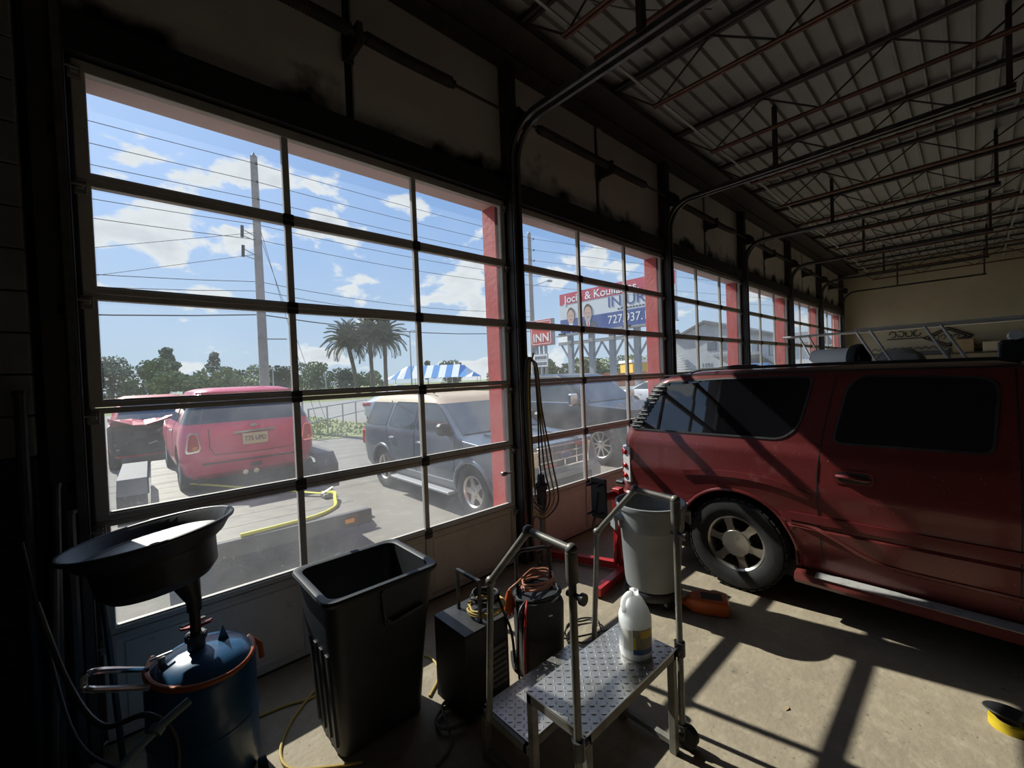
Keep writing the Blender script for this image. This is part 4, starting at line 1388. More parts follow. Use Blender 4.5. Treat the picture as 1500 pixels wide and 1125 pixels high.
# ================================================================ utility poles and wires
M_wood = mat('weathered_concrete_pole', (.36, .33, .30), .85, noise=(4, (.27, .25, .23), .45, .7))
M_wire = mat('wire_black', (.03, .03, .035), .5)
PX = [4.45, 20.9, -14.0]
plbl = ['tall grey utility pole with brackets standing beyond the pink hatchback', 'slim tall utility pole with street lamp beside the red motel sign', 'utility pole carrying the power lines further down the street']
for k, x in enumerate(PX):
    p = thing('utility_pole', plbl[k], 'utility pole', (x, 20.5, 0))
    MB().cyl((0, 0, 0), (0, 0, 11.62), .20, .135, seg=14).build('shaft', M_wood, p)
    MB().cyl((0, 0, 11.62), (0, 0, 11.8), .10, .02, seg=10).build('cap', M_galv, p)
    for z in (11.15, 10.40, 9.68):
        i_ = MB().cyl((0, -.12, z - .05), (0, -.42, z), .02, seg=8).build('insulator_arm', M_galv, p)
        MB().lathe([(.02, 0), (.05, .02), (.03, .05), (.05, .08), (.02, .11)], 10, (0, -.42, z - .05)).build('insulator', M_dark, i_)
    if k == 0:
        for z in (8.05, 7.25):
            b_ = MB().bar((-.05, -.05, z + .15), (-.62, -.30, z + .32), .03, .03).bar((-.05, -.05, z - .02), (-.62, -.30, z + .05), .03, .03).build('cutout_bracket', M_galv, p)
            MB().cyl((-.62, -.30, z - .02), (-.60, -.30, z + .45), .06, seg=10).build('fuse_cutout', M_dark, b_)
        MB().bar((.1, 0, 3.9), (.95, 0, 3.92), .05, .05).build('side_arm', M_galv, p)
    if k == 1:
        MB().bar((0, -.1, 8.0), (.9, -.7, 8.35), .04, .04).build('lamp_arm', M_galv, p)
        MB().ball((1.05, -.8, 8.37), (.28, .15, .08), 10, 6).build('street_lamp_head', M_galv, p)
wires = [(11.15, .10, -.42, 'topmost'), (10.40, .10, -.42, 'second highest'), (9.68, .10, -.42, 'third highest'), (8.72, .22, -.1, 'middle'), (8.08, .25, -.1, 'middle lower'), (6.35, .45, .1, 'lower'), (5.95, .5, .05, 'second lowest'), (4.95, .45, .12, 'thick lowest')]
for z, sag, dy, lb_ in wires:
    pts = []
    for (a, b_) in ((-14.0, 4.45), (4.45, 20.9), (20.9, 60.0))[:3 if z > 7 else 2]:
        for k in range(8):
            t = k / 8
            pts.append((a + (b_ - a) * t, 20.5 + dy - (10.5 * t if a > 20 else 0), z - sag * 4 * t * (1 - t)))
    pts.append((60, 10.0 + dy, z) if z > 7 else (20.9, 20.5 + dy, z))
    o = MB().tube(pts, .024 if 'thick' in lb_ else .013, 5).build('power_line', M_wire)
    tag(o, lb_ + ' power line strung between the utility poles', 'power line', 'power lines along the street')
for k, (a, b_, lb_) in enumerate((((4.3, 20.2, 8.3), (-20, 30, 4.0), 'thin service wire slanting down to the left from the brackets'), ((4.3, 20.2, 7.4), (-22, 32, 2.2), 'lower service wire slanting away from the utility pole brackets'))):
    o = MB().tube([a, tuple((a[i] + b_[i]) / 2 - (.3 if i == 2 else 0) for i in range(3)), b_], .010, 5).build('service_wire', M_wire)
    tag(o, ['thin upper service wire slanting away from the pole brackets', 'thin lower service wire slanting away from the pole brackets'][k], 'power line')
for k, x in enumerate((5.55, 5.95)):
    o = MB().cyl((4.55, 20.45, 8.6 - .4 * k), (x + .9, 20.2, .0), .010, seg=5).build('guy_wire', M_wire)
    tag(o, ['steep guy wire bracing the tall utility pole', 'shallower guy wire bracing the tall utility pole'][k], 'guy wire')

# ================================================================ trees
M_leaf = [mat('leaf_dark', (.095, .125, .075), .85, noise=(1.2, (.13, .165, .085), .4, .7)), mat('leaf_mid', (.15, .195, .085), .85, noise=(1.2, (.20, .245, .10), .4, .7)), mat('leaf_olive', (.22, .25, .10), .85, noise=(1.2, (.16, .20, .085), .4, .7))]  # leaf colours lightened to imitate distance haze
M_bark = mat('bark', (.16, .13, .10), .9, noise=(6, (.10, .08, .06), .45, .7), bump=(10, .4))
def foliage(blobs, n, size, seedn):
    q_ = random.Random(seedn)
    m = MB()
    tot = sum(b[3] ** 2 for b in blobs)
    for (bx, by, bz, br) in blobs:
        for k in range(int(n * br * br / tot)):
            while True:
                v = Vector((q_.uniform(-1, 1), q_.uniform(-1, 1), q_.uniform(-1, 1)))
                if .1 < v.length < 1: break
            v = v.normalized() * (.55 + .45 * q_.random() ** .5)
            c_ = Vector((bx + v.x * br, by + v.y * br, bz + v.z * br * .75))
            u = Vector((q_.gauss(0, 1), q_.gauss(0, 1), q_.gauss(0, .7))).normalized()
            w_ = u.orthogonal().normalized()
            s_ = size * q_.uniform(.6, 1.3)
            m.add([c_ - u * s_, c_ + w_ * s_ * .55, c_ + u * s_, c_ - w_ * s_ * .55], [(0, 1, 2, 3)])
    return m
def tree_proto(kind, seedn):
    q_ = random.Random(seedn)
    t = thing('tree', 'tree', 'tree')
    if kind == 'broad':
        blobs = [(q_.uniform(-2.2, 2.2), q_.uniform(-2, 2), q_.uniform(3.0, 6.4), q_.uniform(1.2, 2.0)) for _ in range(11)] + [(q_.uniform(-3, 3), q_.uniform(-2, 2), q_.uniform(1.0, 2.6), q_.uniform(1.2, 1.7)) for _ in range(6)]
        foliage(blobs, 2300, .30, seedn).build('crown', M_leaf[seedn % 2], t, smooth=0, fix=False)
        tr = MB().tube([(0, 0, 0), (.1, 0, 2.0), (-.2, .1, 4.5)], [.28, .22, .08], 8)
        for k in range(4):
            a = k * 1.6
            tr.tube([(0, 0, 1.8 + .4 * k), (1.2 * math.cos(a), 1.2 * math.sin(a), 3.6 + .4 * k)], [.11, .04], 6)
        tr.build('trunk', M_bark, t)
    elif kind == 'pine':
        blobs = []
        for k in range(17):
            z = 3.6 + k * .33
            rr = (2.6 if k < 9 else 2.0) * (1 - .055 * k) * q_.uniform(.6, 1.1)
            a = k * 2.4
            blobs.append((rr * math.cos(a), rr * math.sin(a), z, q_.uniform(.55, .85)))
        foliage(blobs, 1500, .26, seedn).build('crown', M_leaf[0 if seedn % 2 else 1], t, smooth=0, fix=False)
        tr = MB().tube([(0, 0, 0), (.05, .0, 4.5), (0, 0, 9.0)], [.20, .14, .04], 8)
        for b_ in blobs:
            tr.tube([(0, 0, b_[2] - .25), (b_[0], b_[1], b_[2])], [.05, .02], 5)
        tr.build('trunk', M_bark, t)
    elif kind == 'bush':
        blobs = [(q_.uniform(-3, 3), q_.uniform(-1.5, 1.5), q_.uniform(.6, 2.2), q_.uniform(.8, 1.3)) for _ in range(12)]
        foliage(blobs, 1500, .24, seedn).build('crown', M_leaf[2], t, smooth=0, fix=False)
        MB().tube([(0, 0, 0), (0, 0, 1.6)], [.12, .06], 6).build('trunk', M_bark, t)
    return t
protos = {}
def plant(kind, seedn, x, y, s_, label, group=None):
    key = (kind, seedn)
    if key not in protos:
        protos[key] = t = tree_proto(kind, seedn)
    else:
        t = copy_tree(protos[key])
    t.location = (x, y, 0)
    t.rotation_euler = (0, 0, (x * 7.3 + y) % 6.28)
    t.scale = (s_, s_, s_)
    t['label'] = label
    if group: t['group'] = group
    return t
TL = 'trees across the street'
plant('broad', 1, -7.5, 105, 1.35, 'big hazy dark tree at the treeline beside the first door jamb', TL)
plant('broad', 2, -1.5, 100, 1.15, 'rounded dark tree left of the tall tiered conifer', TL)
plant('broad', 1, 3.4, 97, 1.02, 'dark broad tree touching the tall tiered conifer', TL)
plant('pine', 3, 6.0, 100, 1.02, 'tall dark tiered conifer standing above the treeline', TL)
plant('bush', 4, 8.6, 84, 1.75, 'bright green bushy tree by the thin lamp post', TL)
plant('pine', 5, 12.2, 93, .88, 'open branched pine tree with clear sky around it', TL)
plant('broad', 2, 15.6, 90, .72, 'small dark round tree right of the open pine', TL)
plant('bush', 4, 12.6, 84, 1.35, 'low green bushes under the open pine', TL)
plant('broad', 1, 19.0, 88, .80, 'green tree partly behind the tall utility pole', TL)
plant('broad', 2, 22.2, 86, .78, 'green tree behind the double headed lamp post', TL)
plant('broad', 1, 27.0, 84, .86, 'broad green tree left of the date palms', TL)
plant('broad', 2, 31.4, 84, .70, 'low rounded tree beside the thin lamp post near the palms', TL)
plant('bush', 4, 35.2, 84, 1.4, 'low scrub at the foot of the date palms', TL)
plant('bush', 4, 26.2, 100, 1.5, 'pale scrub far behind the broad tree', TL)
plant('pine', 5, 47.5, 78, .62, 'little pine poking up behind the striped tent', TL)
plant('broad', 2, 48.2, 70, .80, 'rounded palm-like tree behind the striped tent ridge', TL)
plant('broad', 1, 56.5, 66, .66, 'low hazy trees right of the striped tent', TL)
plant('broad', 2, 58.8, 62, .92, 'bright tall tree clump next to the red pillar', TL)
plant('broad', 1, 62.5, 60, .74, 'low tree beside the red pillar of the first door', TL)
plant('bush', 4, 62, 52, 1.7, 'hedge like trees behind the small white sign', TL)
plant('bush', 4, 68, 50, 1.7, 'green trees behind the left billboard posts', TL)
plant('broad', 2, 78, 50, .78, 'dark tree behind the middle billboard posts', TL)
plant('bush', 4, 74, 44, 1.7, 'green trees behind the right billboard posts', TL)
plant('broad', 1, 80, 40, .72, 'dark trees over the yellow building roof', TL)
plant('bush', 4, 70, 15.5, 1.9, 'bright bush seen between the pale building and the red pillar', TL)

# date palms
M_frond = mat('palm_frond', (.135, .145, .085), .8, noise=(3, (.09, .105, .06), .4, .7))
def frond_mesh():
    m = MB()
    n = 13
    L = 3.3
    pts = []
    for k in range(n + 1):
        t = k / n
        pts.append(Vector((L * t, 0, .95 * math.sin(t * 2.3) - .9 * t * t)))
    m.tube(pts, [.05 * (1 - .8 * k / n) for k in range(n + 1)], 5)
    for k in range(1, n + 1):
        for s_ in (-1, 1):
            for h in (0, .5):
                p = pts[k] - (pts[k] - pts[k - 1]) * h
                l_ = .80 * math.sin(math.pi * min(.92, .15 + .8 * k / n))
                m.add([p, p + Vector((.22, s_ * l_ * .55, .12)), p + Vector((.36, s_ * l_, -.06)), p + Vector((.05, s_ * l_ * .45, .02))], [(0, 1, 2, 3)])
    return m
def palm(x, y, h, lean, label):
    p = thing('date_palm', label, 'palm', (x, y, 0), group='date palms across the street')
    MB().tube([(0, 0, 0), (lean * .4, 0, h * .5), (lean, 0, h)], [.34, .27, .30], 12).build('trunk', M_bark, p)
    global frond0
    q_ = random.Random(int(x * 10))
    for k in range(58):
        a = k * 2.39996
        el = math.radians(-58 + 142 * (k / 57.0))
        if frond0 is None:
            frond0 = f = frond_mesh().build('frond', M_frond, p, smooth=0, fix=False)
        else:
            f = inst(frond0, p)
        f.location = (lean, 0, h)
        f.rotation_euler = (q_.uniform(-.3, .3), -el, a)
        s_ = q_.uniform(.85, 1.1)
        f.scale = (s_, s_, s_)
frond0 = None
palm(25.6, 61.6, 7.6, -1.3, 'leaning date palm, its trunk tilted off the other two')
palm(27.4, 60.6, 8.3, -.2, 'straight date palm standing between the other two palms')
palm(29.0, 59.6, 8.2, .1, 'straight date palm nearest the striped tent')

# striped tent
M_tentw = mat('tent_white', (.78, .80, .82), .7)
M_tentb = mat('tent_blue', (.06, .25, .58), .6)
tn = thing('striped_tent', 'long blue and white striped tent roof across the street', 'tent', (36.2, 57.5, 0), math.radians(-43))
NS = 14
for k in range(NS):
    x0, x1 = -7.2 + 14.4 * k / NS, -7.2 + 14.4 * (k + 1) / NS
    c0 = min(1, (NS / 2 - abs(k - NS / 2)) / 2.6)
    c1 = min(1, (NS / 2 - abs(k + 1 - NS / 2)) / 2.6)
    MB().add([(x0, -3, 2.1), (x1, -3, 2.1), (x1, 0, 2.1 + 2.0 * c1), (x0, 0, 2.1 + 2.0 * c0), (x1, 3, 2.1), (x0, 3, 2.1)], [(0, 1, 2, 3), (3, 2, 4, 5)]).build('stripe', M_tentb if k % 2 else M_tentw, tn, smooth=0)
for x in (-7.0, -2.4, 2.4, 7.0):
    for y in (-2.9, 2.9):
        MB().cyl((x, y, 0), (x, y, 2.12), .05, seg=8).build('tent_pole', M_white, tn)

# street lamps
def lamp(x, y, h, label, heads):
    l_ = thing('street_lamp', label, 'street lamp', (x, y, 0), group='lamp posts across the street')
    MB().cyl((0, 0, 0), (0, 0, h), .11, .07, seg=10).build('post', M_galv, l_)
    if heads == 0:
        MB().tube([(0, 0, h), (.3, 0, h + .18), (.9, 0, h + .15)], .05, 8).build('lamp_arm', M_galv, l_)
        MB().bb((.7, -.12, h + .05), (1.3, .12, h + .17), .03).build('lamp_head', M_galv, l_)
    else:
        for s_ in (-1, 1):
            MB().bb((s_ * .55 - .3, -.3, h), (s_ * .55 + .3, .3, h + .28), .04).build('lamp_head', M_dark, l_)
lamp(7.2, 88, 4.0, 'thin lamp post with flat head in front of the far treeline', 1)
lamp(15.4, 66, 4.4, 'double headed lamp post just right of the tall utility pole', 1)
lamp(25.2, 74, 3.7, 'small lamp post between the broad tree and the palms', 1)
lamp(30.2, 54, 8.8, 'tall slim lamp post with curved arm over the striped tent', 0)

# ================================================================ motel sign, billboard
M_signred = mat('sign_red', (.55, .07, .055), .5)
M_signw = mat('sign_white', (.80, .80, .80), .5)
M_signgrey = mat('sign_grey', (.30, .31, .33), .6)
M_bbred = mat('billboard_red', (.50, .035, .085), .5)
M_bbblue = mat('billboard_blue', (.035, .075, .26), .5)
M_bbgrey = mat('billboard_grey', (.62, .64, .66), .5)
M_skin = mat('print_skin', (.55, .36, .28), .6)
M_hair = mat('print_hair', (.09, .065, .05), .7)
M_suit = mat('print_suit', (.055, .065, .10), .7)
M_beard = mat('print_beard', (.42, .38, .36), .7)
sg = thing('motel_sign', 'red square motel sign reading INN on grey posts', 'sign', (19.14, 18.01, .798))
sg.scale = (.58, .58, .58)
MB().bb((0, -1.55, 5.02), (.45, 1.60, 7.78), .02).build('cabinet', M_signgrey, sg)
MB().bb((-.03, -1.50, 5.06), (.0, 1.57, 7.74)).build('face', M_signred, sg)
bd = MB()
for a, b_ in (((-1.38, 5.18), (1.45, 5.24)), ((-1.38, 7.56), (1.45, 7.62)), ((-1.38, 5.18), (-1.31, 7.62)), ((1.38, 5.18), (1.45, 7.62))):
    MB().bb((-.04, a[0], a[1]), (-.028, b_[0], b_[1])).build('border_line', M_signw, sg)
FX = lambda y, z, x=-.045: frame((x, y, z), (0, -1, 0), (0, 0, 1))
text('INN', 1.25, M_signw, sg, FX(.05, 5.82), ext=.01, sx=1.05, bold=.02)
for y in (-.35, .95, .30):
    MB().bb((.12, y - .12, -1.376), (.34, y + .12, 5.03)).build('post', M_signgrey, sg)
s2 = thing('reader_board', 'small white reader board below the red motel sign', 'sign', (19.08, 17.98, .798))
s2.scale = (.58, .58, .58)
MB().bb((-.12, -.95, 2.72), (-.02, 1.3, 4.12), .01).build('cabinet', M_signgrey, s2)
MB().bb((-.14, -.90, 2.78), (-.12, 1.26, 4.06)).build('face', M_signw, s2)
MB().bb((-.15, -.8, 3.42), (-.139, 1.15, 3.45)).build('divider', M_dark, s2)
for k in range(2):
    for i in range(9):
        if (k, i) in ((0, 0), (1, 1)): continue
        h = .34 if k else .36
        MB().bb((-.15, 1.1 - i * .215 - .13, 3.55 - k * .62), (-.139, 1.1 - i * .215, 3.55 - k * .62 + h)).build('letter_block', M_dark, s2)
MB().cyl((-.05, 1.0, -1.376), (-.05, 1.0, 2.75), .07, seg=8).build('post', M_signgrey, s2)
MB().cyl((-.05, -.6, -1.376), (-.05, -.6, 2.75), .07, seg=8).build('post', M_signgrey, s2)

bbd = thing('billboard', 'large lawyer billboard on tall braced posts with red and blue bands', 'billboard', (35.5, 0, 0))
Y0, Y1, ZB0, ZB1 = 17.35, 30.5, 6.25, 10.55
MB().bb((.03, Y0, ZB0), (.35, Y1, ZB1)).build('panel', M_bbgrey, bbd)
MB().bb((0, Y0, 9.40), (.03, Y1, ZB1)).build('red_band', M_bbred, bbd)
MB().bb((0, Y0, ZB0), (.03, Y1, 7.78)).build('blue_band', M_bbblue, bbd)
MB().bb((-.05, Y0 - .05, ZB0 - .10), (.4, Y1 + .05, ZB0)).build('frame_bottom', M_signgrey, bbd)
text('Jocie & Koulianos,', 1.12, M_signw, bbd, FX(25.3, 9.88, -.012), ext=.008, sx=1.10, bold=.012)
text('.', 1.12, M_signw, bbd, FX(17.9, 9.88, -.012), ext=.008)
text('INJUR', 1.45, M_bbblue, bbd, FX(22.3, 8.74, .005), ext=.012, sx=1.10)
text('727.937.1', 1.15, M_signw, bbd, FX(22.15, 7.02, -.012), ext=.008, sx=.98)
for k in range(9):
    MB().bb((.0, 23.0 - k * .33, 7.95), (.031, 23.0 - k * .33 + .2, 8.07)).build('small_print', M_dark, bbd)
# two printed portraits: flat busts
def disc(y, z, ry, rz, x, m_, nm):
    P = [(y + ry * math.cos(2 * math.pi * k / 28), z + rz * math.sin(2 * math.pi * k / 28)) for k in range(28)]
    MB().prism(P, x - .008, x, 'x').build(nm, m_, bbd)
for (y, s_, beard) in ((29.0, 1.0, False), (26.75, 1.06, True)):
    P = [(y - 1.15 * s_, ZB0 + .02), (y + 1.15 * s_, ZB0 + .02), (y + 1.05 * s_, 6.95), (y + .4, 7.35), (y - .4, 7.35), (y - 1.05 * s_, 6.95)]
    MB().prism(P, -.012, -.001, 'x').build('portrait_suit', M_suit if beard else M_bbblue, bbd)
    MB().prism([(y - .28, 7.35), (y + .28, 7.35), (y + .05, ZB0 + .02), (y - .05, ZB0 + .02)], -.02, -.012, 'x').build('portrait_shirt', M_signw, bbd)
    if beard:
        MB().prism([(y - .08, 7.15), (y + .08, 7.15), (y + .10, ZB0 + .1), (y - .10, ZB0 + .1)], -.026, -.02, 'x').build('portrait_tie', M_bbred, bbd)
    disc(y, 8.12 * 1.0, .52 * s_, .86 * s_, -.012, M_hair, 'portrait_hair')
    disc(y, 7.98, .46 * s_, .74 * s_, -.021, M_skin, 'portrait_face')
    if beard:
        disc(y, 7.55, .38, .40, -.030, M_beard, 'portrait_beard')
    for e in (-.17, .17):
        disc(y + e, 8.10, .07, .035, -.031, M_hair, 'portrait_eye')
    disc(y, 7.70, .15, .035, -.040, M_bbred, 'portrait_mouth')
MB().bb((-.9, Y0, 5.95), (-.1, Y1, 6.02)).build('catwalk', M_signgrey, bbd)
for k in range(5):
    MB().bb((-1.4, Y0 + 1.2 + k * 2.6, 6.0), (-1.0, Y0 + 1.9 + k * 2.6, 6.2), .02).build('flood_light', M_dark, bbd)
MB().bb((.15, Y0, 5.05), (.45, Y1 + .5, 5.38)).build('beam', M_signgrey, bbd)
for y in (29.4, 26.6, 24.1, 21.35, 18.6):
    MB().bb((.1, y - .28, 0), (.5, y + .28, 6.3)).build('post', M_signgrey, bbd)
    for s_ in (-1, 1):
        MB().bar((.3, y, 3.1), (.3, y + s_ * 1.35, 5.2), .16, .16).build('brace', M_signgrey, bbd)

# ================================================================ buildings
M_gb = mat('grey_block_building', (.50, .51, .52), .8, noise=(.8, (.45, .46, .47), .4, .7))
M_trim = mat('dark_trim', (.15, .15, .155), .6)
M_shut = mat('blue_glass', (.10, .14, .18), .15)
gb = thing('gable_building', 'pale grey gabled building with dark roof edge beyond the third door', 'building', (40.0, 16.8, 0))
MB().prism([(-3.9, 0), (3.1, 0), (3.1, 5.15), (2.2, 5.25), (0, 6.2), (-3.9, 4.95)], 0, 7.5, 'x').build('walls', M_gb, gb)
MB().prism([(3.4, 5.05), (2.2, 5.18), (0, 6.13), (-4.3, 4.75), (-4.3, 4.97), (0, 6.38), (2.2, 5.40), (3.4, 5.27)], -.3, 7.8, 'x').build('roof', M_trim, gb)
for y in (-1.0, -2.1):
    w_ = MB().bb((-.05, y, 3.55), (0, y + .85, 4.35)).build('window', M_trim, gb)
    MB().bb((-.065, y + .07, 3.62), (-.045, y + .78, 4.28)).build('pane', M_shut, w_)
for x in (1.5, 4.5):
    w_ = MB().bb((x, -3.96, 2.9), (x + 1.0, -3.9, 3.9)).build('window', M_trim, gb)
    MB().bb((x + .08, -3.975, 2.98), (x + .92, -3.95, 3.82)).build('pane', M_shut, w_)
for k in range(8):
    MB().bb((-.9, 2.55 - 1.55 + .17 * k, 1.5 + k * .24), (-.1, 2.55, 1.57 + k * .24)).build('stair_tread', M_signw, gb)
text('1191', .55, M_trim, gb, frame((-.02, -.1, 2.2), (0, -1, 0), (0, 0, 1)), ext=.01)
g2 = thing('porch_shed', 'low grey shed with sloping roof beyond the fourth door', 'shed', (32.5, 10.2, 0))
MB().bb((0, 0, 0), (4.5, 2.5, 1.75)).build('walls', M_gb, g2)
MB().prism([(-.3, 2.75), (4.8, 1.7), (4.8, 1.85), (-.3, 2.95)], -.3, 2.8, 'y').build('roof', M_signgrey, g2)
MB().bb((.6, -.04, 0), (1.5, 0, 1.65)).build('door', M_trim, g2)
g3 = thing('clapboard_house', 'white slatted house beyond the last two doors', 'building', (52, 11.2, 0))
MB().bb((0, 0, 0), (9, 6, 4.3)).build('walls', M_signw, g3)
for k in range(10):
    MB().bb((-.02, -.05, .3 + k * .40), (9.02, 0, .34 + k * .40)).build('siding_lap', M_gb, g3)
MB().prism([(-.4, 4.2), (9.4, 4.2), (4.5, 5.6)], -.3, 6.3, 'y').build('roof', M_trim, g3)
M_ybl = mat('yellow_fascia', (.62, .40, .05), .6)
g4 = thing('yellow_shop', 'long low shop with yellow fascia and red base behind the billboard', 'building', (60, 29, 0), math.radians(-40))
MB().bb((-7, 0, 0), (8, 6, 1.7)).build('base_wall', M_signred, g4)
MB().bb((-7, -.1, 1.7), (8, 6, 3.2)).build('fascia', M_ybl, g4)
MB().bb((-7.2, -.2, 3.2), (8.2, 6.2, 3.6)).build('roof_edge', M_signw, g4)
M_ofn = mat('orange_fence', (.55, .17, .07), .7)
g5 = thing('orange_wall', 'long low orange wall beneath the billboard posts', 'wall', (46, 34.5, 0), math.radians(-36))
for k in range(8):
    MB().bb((-8 + k * 2.0, 0, 0), (-8.04 + (k + 1) * 2.0, .2, 1.75 + .1 * (k % 2))).build('panel', M_ofn, g5)
bt = thing('blue_bin', 'blue steel container outside the fifth door', 'container', (19.5, 6.0, 0))
MB().prism([(-1.0, 0), (1.0, 0), (1.2, 1.75), (-1.0, 2.05)], -.6, .6, 'y').build('body', M_tentb, bt)
MB().bb((-1.05, -.65, 1.2), (1.15, .65, 1.26)).build('band', M_trim, bt)
# ================================================================ vehicles outside
def simple_car(name, label, loc, rz, L, arches, paint_, sides, front=None, rear=None, wheels=None, seam=(), handles=(), rim=None, group=None):
    s = thing(name, label, 'car', loc, rz, group)
    wf_ = wfun(L)
    car_body('body', L, arches, paint_, s)
    for sx in (1, -1):
        for pl, nm in sides:
            side_patch(MB(), pl, wf_, sx, -.004, .003).build(nm, M_cglass, s, smooth=0)
            ring_patch(MB(), pl, .012, wf_, sx, -.004, .006).build('window_seal', M_blackpl, s)
        for ln in seam:
            side_strip(MB(), ln, .010, wf_, sx, -.006, .003).build('shut_line', M_black, s)
        for (y, z) in handles:
            MB().tube([(sx * (wf_(z) + .004), y - .08, z), (sx * (wf_(z) + .03), y - .05, z), (sx * (wf_(z) + .03), y + .05, z), (sx * (wf_(z) + .004), y + .08, z)], .012, 8).build('door_handle', M_chrome, s)
        for (yc, zc, rad, dep) in arches:
            MB().lathe([(rad - .008, sx * (L[3][3] - dep + .02)), (rad - .008, sx * (L[3][3] - .03))], 20, (0, yc, zc), 'x', -.05, math.pi + .05).build('arch_liner', M_black, s)
    return s, wf_
M_cglass = mat('car_glass', (.035, .045, .055), .04, spec=.7)
M_cglass_hz = mat('pale_car_glass', (.10, .14, .17), .06, spec=.7)

# ---- pink-red hatchback on the trailer
M_mini = paint('bright_pink_red_paint', (.66, .030, .105), .30, .05)
MLF = [(.17, -1.66, 1.60, .70, .20), (.26, -1.80, 1.74, .80, .30), (.42, -1.845, 1.81, .838, .34), (.55, -1.84, 1.80, .842, .34), (.72, -1.80, 1.76, .838, .32), (.86, -1.745, 1.62, .815, .30), (.915, -1.71, .80, .79, .25), (.93, -1.70, .62, .785, .22), (1.30, -1.46, .16, .655, .20), (1.365, -1.38, .06, .62, .22), (1.40, -1.22, -.1, .52, .25), (1.415, -.9, -.3, .35, .25)]
MARCH = [(-1.20, .29, .345, .34), (1.26, .29, .345, .34)]
ML = [l for l in MLF if l[0] <= .93]
MW = wfun(MLF)
DK = .485
sides = [(round_poly([(-1.42, .955), (-.62, .955), (-.62, 1.28), (-1.25, 1.27)], .05), 'quarter_window'), (round_poly([(-.54, .955), (.50, .955), (.17, 1.26), (.05, 1.285), (-.54, 1.285)], .04), 'door_window')]
mini, mw = simple_car('hatchback', 'bright pink red hatchback strapped on a flat trailer seen from behind', (1.34, 8.70, DK), 0, ML, MARCH, M_mini, [], seam=([(-.58, .92), (-.62, .55), (-.60, .25)], [(.62, .90), (.66, .6), (.6, .25)]), handles=((-.45, .80),))
car_body('greenhouse', [l for l in MLF if .93 <= l[0] <= 1.30], None, M_cglass, mini)
car_body('roof', [(1.292, -1.475, .17, .662, .20)] + [l for l in MLF if l[0] >= 1.30], None, M_mini, mini)
for sx in (-1, 1):
    side_strip(MB(), [(-.58, .935), (-.58, 1.295)], .07, MW, sx, -.004, .006).build('door_pillar', M_blackpl, mini)
    MB().bar((sx * .555, -1.66, .93), (sx * .47, -1.425, 1.30), .035, .03).build('rear_pillar', M_mini, mini)
    MB().bar((sx * .70, .55, .93), (sx * .57, .12, 1.30), .06, .05).build('front_pillar', M_mini, mini)
MB().bb((-.62, -1.47, 1.325), (.62, -1.38, 1.355), .012).build('roof_lip', M_mini, mini)
for sx in (-1, 1):
    p = round_poly([(sx * .70 - .095, .555), (sx * .70 + .085, .575), (sx * .70 + .045, .83), (sx * .70 - .05, .83)], .05)
    m = MB().prism(p, -1.80, -1.66, 'y')
    o = m.build('tail_lamp_bezel', M_chrome, mini)
    p2 = round_poly([(sx * .70 - .075, .58), (sx * .70 + .068, .595), (sx * .70 + .035, .812), (sx * .70 - .04, .812)], .045)
    MB().prism(p2, -1.806, -1.70, 'y').build('red_lens', M_lamp_r, o)
    MB().ball((sx * .70 + .02, -1.806, .62), (.035, .012, .03), 10, 6).build('reverse_lens', M_lamp_a, o)
tg = MB()
for ln in ([(-.53, .86), (-.53, .62), (-.48, .52), (0, .50), (.48, .52), (.53, .62), (.53, .86)],):
    P = [Vector((x, 0, z)) for x, z in ln]
    for a, b_ in zip(P, P[1:]):
        ya = lambda z: -1.842 + max(0, (z - .55)) * .25
        tg.bar((a.x, ya(a.z), a.z), (b_.x, ya(b_.z), b_.z), .009, .009)
tg.build('tailgate_shut_line', M_black, mini)
MB().prism([(-.26, .775), (.26, .795), (.27, .82), (-.25, .80)], -1.835, -1.76, 'y').build('chrome_handle_bar', M_chrome, mini)
pb = MB().bb((-.155, -1.848, .61), (.155, -1.835, .765), .004).build('number_plate', M_platey := mat('plate_yellow', (.62, .52, .27), .5), mini)
text('T75 UPD', .088, M_dark, pb, frame((0, -1.850, .688), (1, 0, 0), (0, 0, 1)), ext=.002, sx=.78, bold=.0015)
MB().prism([(x * .045, .868 + z * .022) for x, z in [(math.cos(2 * math.pi * k / 20), math.sin(2 * math.pi * k / 20)) for k in range(20)]], -1.765, -1.72, 'y').build('round_emblem', M_chrome, mini)
MB().bb((-.62, -1.852, .40), (.62, -1.83, .418)).build('bumper_line', M_black, mini)
MB().bb((-.07, -1.855, .30), (.07, -1.83, .345), .01).build('tow_eye_cover', M_blackpl, mini)
MB().bb((-.66, -1.68, .10), (.66, 1.5, .24)).build('underbody', M_black, mini)
for sx in (-.13, .0):
    MB().cyl((sx, -1.80, .22), (sx, -1.6, .22), .035, seg=12).build('tail_pipe', M_chrome, mini)
for sx in (-1, 1):
    MB().bb((sx * .33 - .13, -.98, .98), (sx * .33 + .13, -.86, 1.22), .05).build('headrest', M_blackpl, mini)
for yy in (-1.20, 1.26):
    for sx in (1, -1):
        make_wheel(mini, sx * .735, yy, .288, .185, .195, 6, M_alloy, sx, .05)

